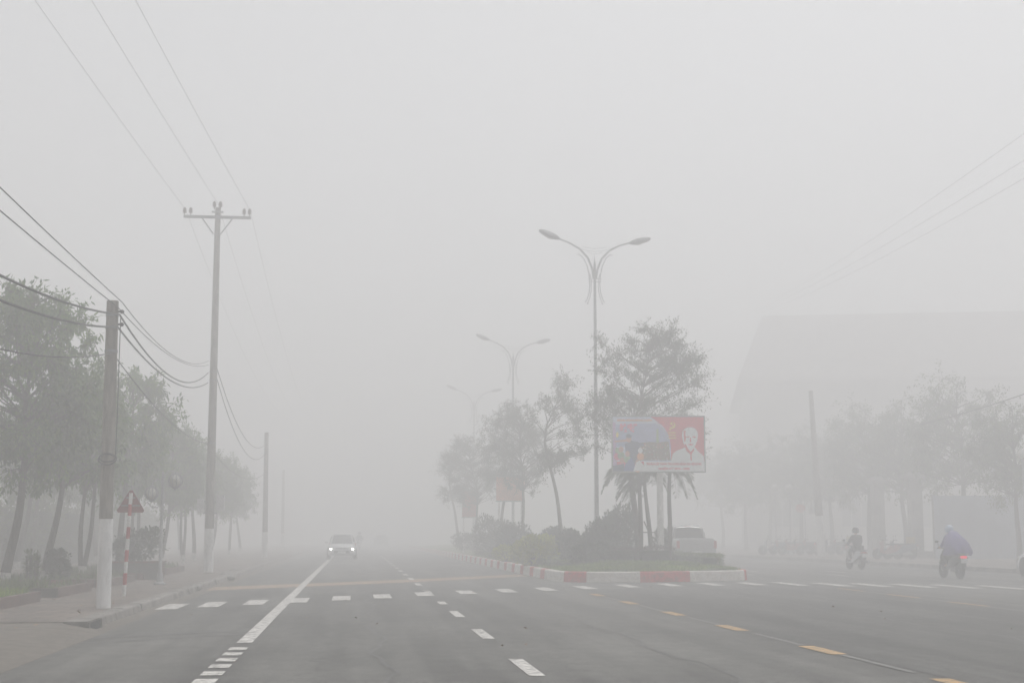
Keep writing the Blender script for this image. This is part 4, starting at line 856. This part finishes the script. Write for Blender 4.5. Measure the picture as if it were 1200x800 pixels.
def rider(loc, rz, label, jacket, trousers, helmet, lean=0.0, coat=False):
    t = thing('person', label, 'person', loc, rz, None); l = lean
    J = [((0, -.28, .84), .13), ((0, -.27 + l * .1, 1.0), .12), ((0, -.22 + l * .3, 1.2), .14), ((0, -.17 + l * .5, 1.38), .10), ((0, -.14 + l * .6, 1.46), .055), ((0, -.11 + l * .7, 1.55), .075), ((0, -.10 + l * .75, 1.64), .085), ((0, -.10 + l * .75, 1.71), .06)]
    E = [(i, i + 1) for i in range(7)]
    for s in (-1, 1):
        k = len(J); J += [((s * .18, -.18 + l * .45, 1.37), .065), ((s * .27, -.02 + l * .2, 1.15), .045), ((s * .31, .13, 1.05), .034), ((s * .32, .19, 1.045), .036)]; E += [(3, k), (k, k + 1), (k + 1, k + 2), (k + 2, k + 3)]
        k = len(J); J += [((s * .10, -.22, .83), .09), ((s * .17, .17, .82), .065), ((s * .15, .10, .45), .045), ((s * .15, .22, .38), .035)]; E += [(0, k), (k, k + 1), (k + 1, k + 2), (k + 2, k + 3)]
    body = skin_mesh('body', J, E, M['skin'], t)
    fb = MB()
    for s in (-1, 1):
        for f in range(4):
            x = s * (.29 + .022 * f); fb.tube([(x, .19, 1.06), (x, .225, 1.055), (x, .235, 1.02), (x, .205, 1.0)], [.009, .009, .008, .007], 5)
        fb.tube([(s * .285, .18, 1.03), (s * .27, .2, 1.01), (s * .275, .225, 1.0)], .009, 5)
    fb.build('fingers', M['skin'], t)
    def sub(ids, grow, nm, m_):
        mp_ = {a: i for i, a in enumerate(ids)}; return skin_mesh(nm, [(J[a][0], J[a][1] * grow) for a in ids], [(mp_[a], mp_[c]) for a, c in E if a in mp_ and c in mp_], m_, t)
    sub([0, 1, 2, 3, 4, 8, 9, 10, 16, 17, 18], 1.6, 'jacket', jacket); sub([0, 12, 13, 14, 20, 21, 22], 1.45, 'trousers', trousers)
    b = MB()
    for s in (-1, 1): b.ball((s * .15, .20, .38), .07, 8, 0, (.7, 1.7, .7))
    b.build('shoes', M['black'], t)
    hc = (0, -.12 + l * .75, 1.65); b = MB(); vs = []
    b.lathe([(.125, -.10), (.145, -.04), (.148, .02), (.135, .08), (.10, .125), (.05, .15), (0, .155)], 16, hc); b.build('helmet', helmet, t)
    b = MB()
    for s in (-1, 1): b.ball((s * .032, hc[1] + .10, 1.61), .012, 6)
    b.build('eyes', M['black'], t); b = MB(); b.ball((0, hc[1] + .115, 1.58), .018, 6, 0, (.8, 1.2, 1.3)); b.build('nose', M['skin'], t)
    if coat:
        b = MB(); rings = []; n = 28
        for z, rx, ry, yc in ((.78, .40, .42, -.36), (.88, .44, .46, -.38), (1.0, .43, .45, -.38), (1.15, .40, .40, -.36), (1.3, .34, .33, -.32), (1.42, .26, .25, -.28), (1.52, .18, .18, -.24), (1.585, .12, .12, -.21), (1.61, .05, .05, -.20)):
            rg = []
            for i in range(n):
                a = 2 * pi * i / n; f = 1 + .16 * sin(a * 7 + z * 5) * (1.65 - z) + .05 * sin(a * 13 - z * 7) * (1.65 - z) + .04 * sin(a * 3 + z * 9); rg.append((rx * f * cos(a) + .07 * (1.5 - z), yc + ry * f * sin(a), z + .03 * sin(a * 5) * (1.5 - z)))
            rings.append(rg)
        b.loft(rings, cap=False); b.build('raincoat', M['purple'], t, 180)
    return t
p = gp(1120, 677.5); RZ = radians(2)
sc1 = make_scooter('motorbike', 'black scooter with glowing red tail light carrying the purple raincoat rider', M['bike_black'], 'ridden motorbikes on the right carriageway', (p.x, p.y + .3, 0), RZ)
rider((p.x, p.y + .3, 0), RZ, 'rider hidden under a billowing purple raincoat with pale blue helmet', M['purple'], M['cloth_dark'], M['helmet_blue'], .25, True)
p = gp(1005.5, 667); RZ2 = radians(4)
sc2 = make_scooter('motorbike', 'white sided scooter under the rider in dark clothes', M['bike_white'], 'ridden motorbikes on the right carriageway', (p.x, p.y + .3, 0), RZ2, False)
rd2 = rider((p.x, p.y + .3, 0), RZ2, 'rider in dark jacket and dark helmet on the white sided scooter', M['cloth_dark'], M['cloth_grey'], M['helmet_dark'])
bpy.data.objects[rd2.name].location.z += .0
# far oncoming motorbike beside the white car
sc1.scale = sc2.scale = (1.2, 1, 1)
p = gp(421, 645); far = dup(sc2, (p.x, p.y, 0), pi, 'barely visible motorbike just right of the white car', 'motorbikes far down the road')
r3 = dup(rd2, (p.x, p.y, 0), pi, 'barely visible rider just right of the white car')
# parked motorbikes on the right pavement
pk = [make_scooter('motorbike', 'x', M[k], 'motorbikes parked on the right pavement', (0, 0, 0), 0, False) for k in ('bike_red', 'bike_blue')]
spots = [(905, 'first faint motorbike from the left in the parked row'), (916, 'red motorbike near the left end of the parked row'), (927, 'blue motorbike in the left half of the parked row'), (938, 'parked motorbike under the red lantern'), (948, 'parked motorbike just left of the hazy white footed pole'), (974, 'parked motorbike just right of the hazy white footed pole'), (985, 'parked motorbike with yellow load in the fog'), (994, 'parked motorbike just left of the dark clothed rider'), (1040, 'parked motorbike left of the stone gate pillar'), (1054, 'parked motorbike with orange box beside the stone gate pillar')]
for i, (u, lab) in enumerate(spots):
    q = at(u, 640, 92 if u < 1000 else 74); src = pk[i % 2] if i not in (3, 7) else sc1
    loc = (q.x, q.y, .19); rz = radians(100 if i % 3 else 80)
    if i < 2: pk[1 - i].location = loc; pk[1 - i].rotation_euler = (0, 0, rz); pk[1 - i]['label'] = lab; o = pk[1 - i]
    else: o = dup(src, loc, rz, lab, 'motorbikes parked on the right pavement')
    if i in (6, 9):
        b = MB(); b.box((0, -.6, 1.02), (.4, .4, .34), 0, 0, .9); b.build('cargo_box', M['bike_yellow'], o, 0)

# ---------------------------------------------------------------- right side: trees, lamps, buildings
RG = 'street trees along the right pavement'
q = at(1129, 640, 78)
tR = make_tree(417, 9.5, .17, 3.4, (.1, 0), (0, 0, 6.0), (2.9, 2.7, 3.1), 80, .85, 8, 20, .22, .08, .35, .8, M['leaf_far'], M['bark'], 'street_tree', 'tall broad tree rising behind the purple raincoat rider', RG, wash=0, loc=(q.x, q.y, .19), open_=.35); tR.scale = (1.15, 1.15, 1.15)
for u, Y, s, rz, lab in ((1194, 66, .78, 1.2, 'dark tree at the right edge above the parked car'), (1062, 76, .86, 2.2, 'foggy tree beside the stone gate pillar'), (1019, 80, .88, .4, 'foggy tree behind the dark clothed rider'), (976, 90, .82, 3.3, 'faint tree right of the hazy white footed pole'),
                         (940, 97, .88, 4.0, 'faint tree behind the row of parked motorbikes'), (903, 104, .86, 5.1, 'faint tree left of the row of parked motorbikes'), (874, 108, .84, .9, 'very faint tree right of the silver pickup'), (848, 124, .9, 2.9, 'nearly lost tree farthest along the right pavement')):
    k_ = 1.0 if Y < 70 else 1.16; q = at(u, 640, Y * k_); dup(tR, (q.x, q.y, .19), rz, lab, RG, s * 1.1 * k_)
for i, (u, v, Y) in enumerate(((908, 571, 98), (925, 572, 92), (1198, 532, 58))):
    q = at(u, v, Y); t = thing('globe_post_lamp', ('left of two pale globe lamps beyond the parked motorbikes', 'right of two pale globe lamps beyond the parked motorbikes', 'pale globe lamp at the right edge among the tree leaves')[i], 'street lamp', (q.x, q.y, .19), 0, 'globe lamps on the right pavement')
    b = MB(); b.lathe([(.12, 0), (.12, .1), (.06, .2), (.05, q.z - .5), (.06, q.z - .4)], 10); b.build('post', M['lamp_paint'], t); b = MB(); b.ball((0, 0, q.z - .19), .26 if i < 2 else .22, 14); b.build('globe', M['glass_lamp'], t)
q = at(938, 597, 94); t = thing('lantern', 'small red lantern hanging on a thin post over the parked motorbikes', 'lantern', (q.x, q.y, .19)); b = MB(); b.tube([(.3, 0, 0), (.3, 0, q.z + .5), (0, 0, q.z + .5)], .03, 6); b.build('post', M['lamp_paint'], t); b = MB(); b.ball((0, 0, q.z - .1), .35, 10, 0, (1, 1, .8)); b.build('lantern_body', M['banner_red'], t)

def hall():
    YB = 138; xl = at(882, 600, YB).x; xr = xl + 80; ze = at(900, 452, YB).z; zt = at(900, 373, YB + 6).z; D = 34
    t = thing('hall_building', 'huge hall with hipped roof fading into the fog on the right', 'building', (xl, YB, .17), radians(-13.5)); e = 1.2
    b = MB(); b.box(((xr - xl) / 2, D / 2, ze / 2), (xr - xl, D, ze)); b.build('wall', M['wall_cream'], t, 0)
    b = MB(); W = xr - xl; b.loft([[(-e, -e, ze), (W + e, -e, ze), (W + e, D + e, ze), (-e, D + e, ze)], [(-e, -e, ze + .35), (W + e, -e, ze + .35), (W + e, D + e, ze + .35), (-e, D + e, ze + .35)], [(1.7, 6, zt), (W - 1.7, 6, zt), (W - 1.7, D - 6, zt), (1.7, D - 6, zt)]]); fixn(b.build('roof', M['roof'], t, 0))
    n = 12
    for i in range(n + 1): 
        b = MB(); b.box((i * W / n, -.25, ze / 2 - .01), (.7, .5, ze - .02)); b.build('pilaster', M['trim'], t, 0)
    for i in range(n):
        for z in (2.2, 6.6):
            b = MB(); cx = (i + .5) * W / n; b.box((cx, -.03, z + 1.2), (2.8, .08, 2.6)); w_ = b.build('window', M['window'], t, 0)
            b = MB(); [b.box((cx + dx, -.09, z + 1.2), (.1, .06, 2.7)) for dx in (-1.4, -.47, .47, 1.4)]; b.box((cx, -.09, z + 2.5), (2.8, .058, .12)); b.box((cx, -.14, z - .12), (3.0, .2, .14)); b.build('frame', M['trim'], w_, 0)
hall()
q = at(1074, 640, 78); t = thing('gate_pillar', 'wide dark stone gate pillar behind the right pavement trees', 'gate pillar', (q.x, q.y, .17)); b = MB(); b.box((0, 0, 2.2), (.65, .65, 4.4)); b.box((0, 0, .2), (1.4, 1.4, .4)); b.build('shaft', M['wall_dark'], t, 0); b = MB(); b.box((0, 0, 4.5), (1.0, 1.0, .2)); b.box((0, 0, 4.7), (.8, .8, .2), taper=.6); b.build('cap', M['wall_dark'], t, 0)
dup(t, (at(1030, 640, 84).x, 84, .17), 0, 'second stone gate pillar left of the wide one in thicker fog', 'stone gate pillars'); t['group'] = 'stone gate pillars'
q = at(1096, 640, 74); q2 = at(1240, 640, 74); t = thing('sheet_fence', 'pale blue sheet metal fence behind the purple raincoat rider', 'fence', (q.x, q.y, .17))
L_ = q2.x - q.x; zt = at(1160, 583, 74).z; b = MB(); k = int(L_ / .25)
for i in range(k): b.box((i * .25 + .125, (.02 if i % 2 else 0), zt / 2), (.25, .04, zt - .1))
b.build('sheet_panel', M['wall_blue'], t, 0); b = MB(); [b.box((i * 2.4, .1, zt / 2), (.1, .1, zt)) for i in range(int(L_ / 2.4) + 1)]; b.build('post', M['steel'], t, 0)

# loose things on the ground
rnd = random.Random(17); g = MB()
for i in range(140):
    x, y = (rnd.uniform(-8, -4.4), rnd.uniform(15, 34)) if i < 95 else (rnd.uniform(-3.9, 14), rnd.uniform(14, 44))
    z = .152 if x < -4.4 and (x < -5.9 or y > 22.6) else (.16 if x < -4.4 else .02)
    leafq(g, Vector((x, y, z)), Vector((rnd.uniform(-1, 1), rnd.uniform(-1, 1), .25)), rnd.uniform(.05, .11), .04, rnd)
stuff(g.build('fallen_leaves', M['dry_leaf'], smooth=0), 'scattered dry fallen leaves on the pavement and road', 'leaves')
q = gp(268, 662, .0)
for i, (u, v, s) in enumerate(((246, 690, .22), (274, 676, .3), (268, 678, .18), (285, 671, .26))):
    q = gp(u, v, .05); b = MB(); b.ball((0, 0, s * .3), s, 7, 0, (1, .8, .5)); o = tag(b.build('broken_kerb_stone', M['stone'], smooth=0), ('single broken kerb stone beside the crosswalk end', 'largest broken stone at the kerb gap below the tall pole', 'small broken stone at the kerb gap below the tall pole', 'farthest broken stone at the left kerb')[i], 'stone', 'broken stones at the left kerb'); o.location = (-4.15 + .1 * i * (-1) ** i, q.y, .03); o.rotation_euler = (0, 0, i)

# ---------------------------------------------------------------- haze
hm = bpy.data.materials.new('fog_air'); hm.use_nodes = True; nt = hm.node_tree; nt.nodes.remove(nt.nodes['Principled BSDF'])
pv_ = nt.nodes.new('ShaderNodeVolumePrincipled'); pv_.inputs['Color'].default_value = (.985, .985, .99, 1); pv_.inputs['Density'].default_value = .0186; pv_.inputs['Anisotropy'].default_value = .25
nt.links.new(pv_.outputs[0], nt.nodes['Material Output'].inputs['Volume'])
b = MB(); b.box((0, 180, 11.5), (820, 480, 25)); hz_o = b.build('haze', hm, smooth=0); hz_o['kind'] = 'stuff'; hz_o['label'] = 'thick grey fog filling the whole street'; hz_o['category'] = 'fog'

# ---------------------------------------------------------------- light, sky, camera
SUN_EL, SUN_AZ = radians(68), radians(38)
w = bpy.data.worlds.new('World'); scene.world = w; w.use_nodes = True; nt = w.node_tree; bg = nt.nodes['Background']
sky = nt.nodes.new('ShaderNodeTexSky'); sky.sky_type = 'NISHITA'; sky.sun_disc = False; sky.sun_elevation = SUN_EL; sky.sun_rotation = SUN_AZ; sky.dust_density = 4
hs = nt.nodes.new('ShaderNodeHueSaturation'); hs.inputs['Saturation'].default_value = .10
nt.links.new(sky.outputs[0], hs.inputs['Color']); nt.links.new(hs.outputs[0], bg.inputs['Color']); bg.inputs['Strength'].default_value = .15
sun = bpy.data.lights.new('sun', 'SUN'); sun.energy = 1.2; sun.angle = radians(40); sun.color = (1, .975, .95)
so = bpy.data.objects.new('sun', sun); C.objects.link(so); d = Vector((sin(SUN_AZ) * cos(SUN_EL), cos(SUN_AZ) * cos(SUN_EL), sin(SUN_EL))); so.rotation_euler = d.to_track_quat('Z', 'Y').to_euler()
cam = bpy.data.cameras.new('camera'); cam.sensor_width = 36; cam.lens = 36 * FPX / 1200; cam.clip_end = 2000; cam.clip_start = .1
co = bpy.data.objects.new('camera', cam); C.objects.link(co); co.location = (0, 0, HC); co.rotation_euler = (pi / 2 + PITCH, 0, -YAW); scene.camera = co
vs_ = scene.view_settings; vs_.view_transform = 'Standard'; vs_.look = 'None'; vs_.exposure = -0.01; vs_.gamma = 1; vs_.use_curve_mapping = False
cy = scene.cycles; cy.use_denoising = True; cy.max_bounces = 12; cy.diffuse_bounces = 3; cy.glossy_bounces = 2; cy.transmission_bounces = 3; cy.volume_bounces = 6; cy.transparent_max_bounces = 8
cy.sample_clamp_indirect = 4; cy.caustics_reflective = False; cy.caustics_refractive = False
try: cy.denoiser = 'OPENIMAGEDENOISE'
except Exception: pass
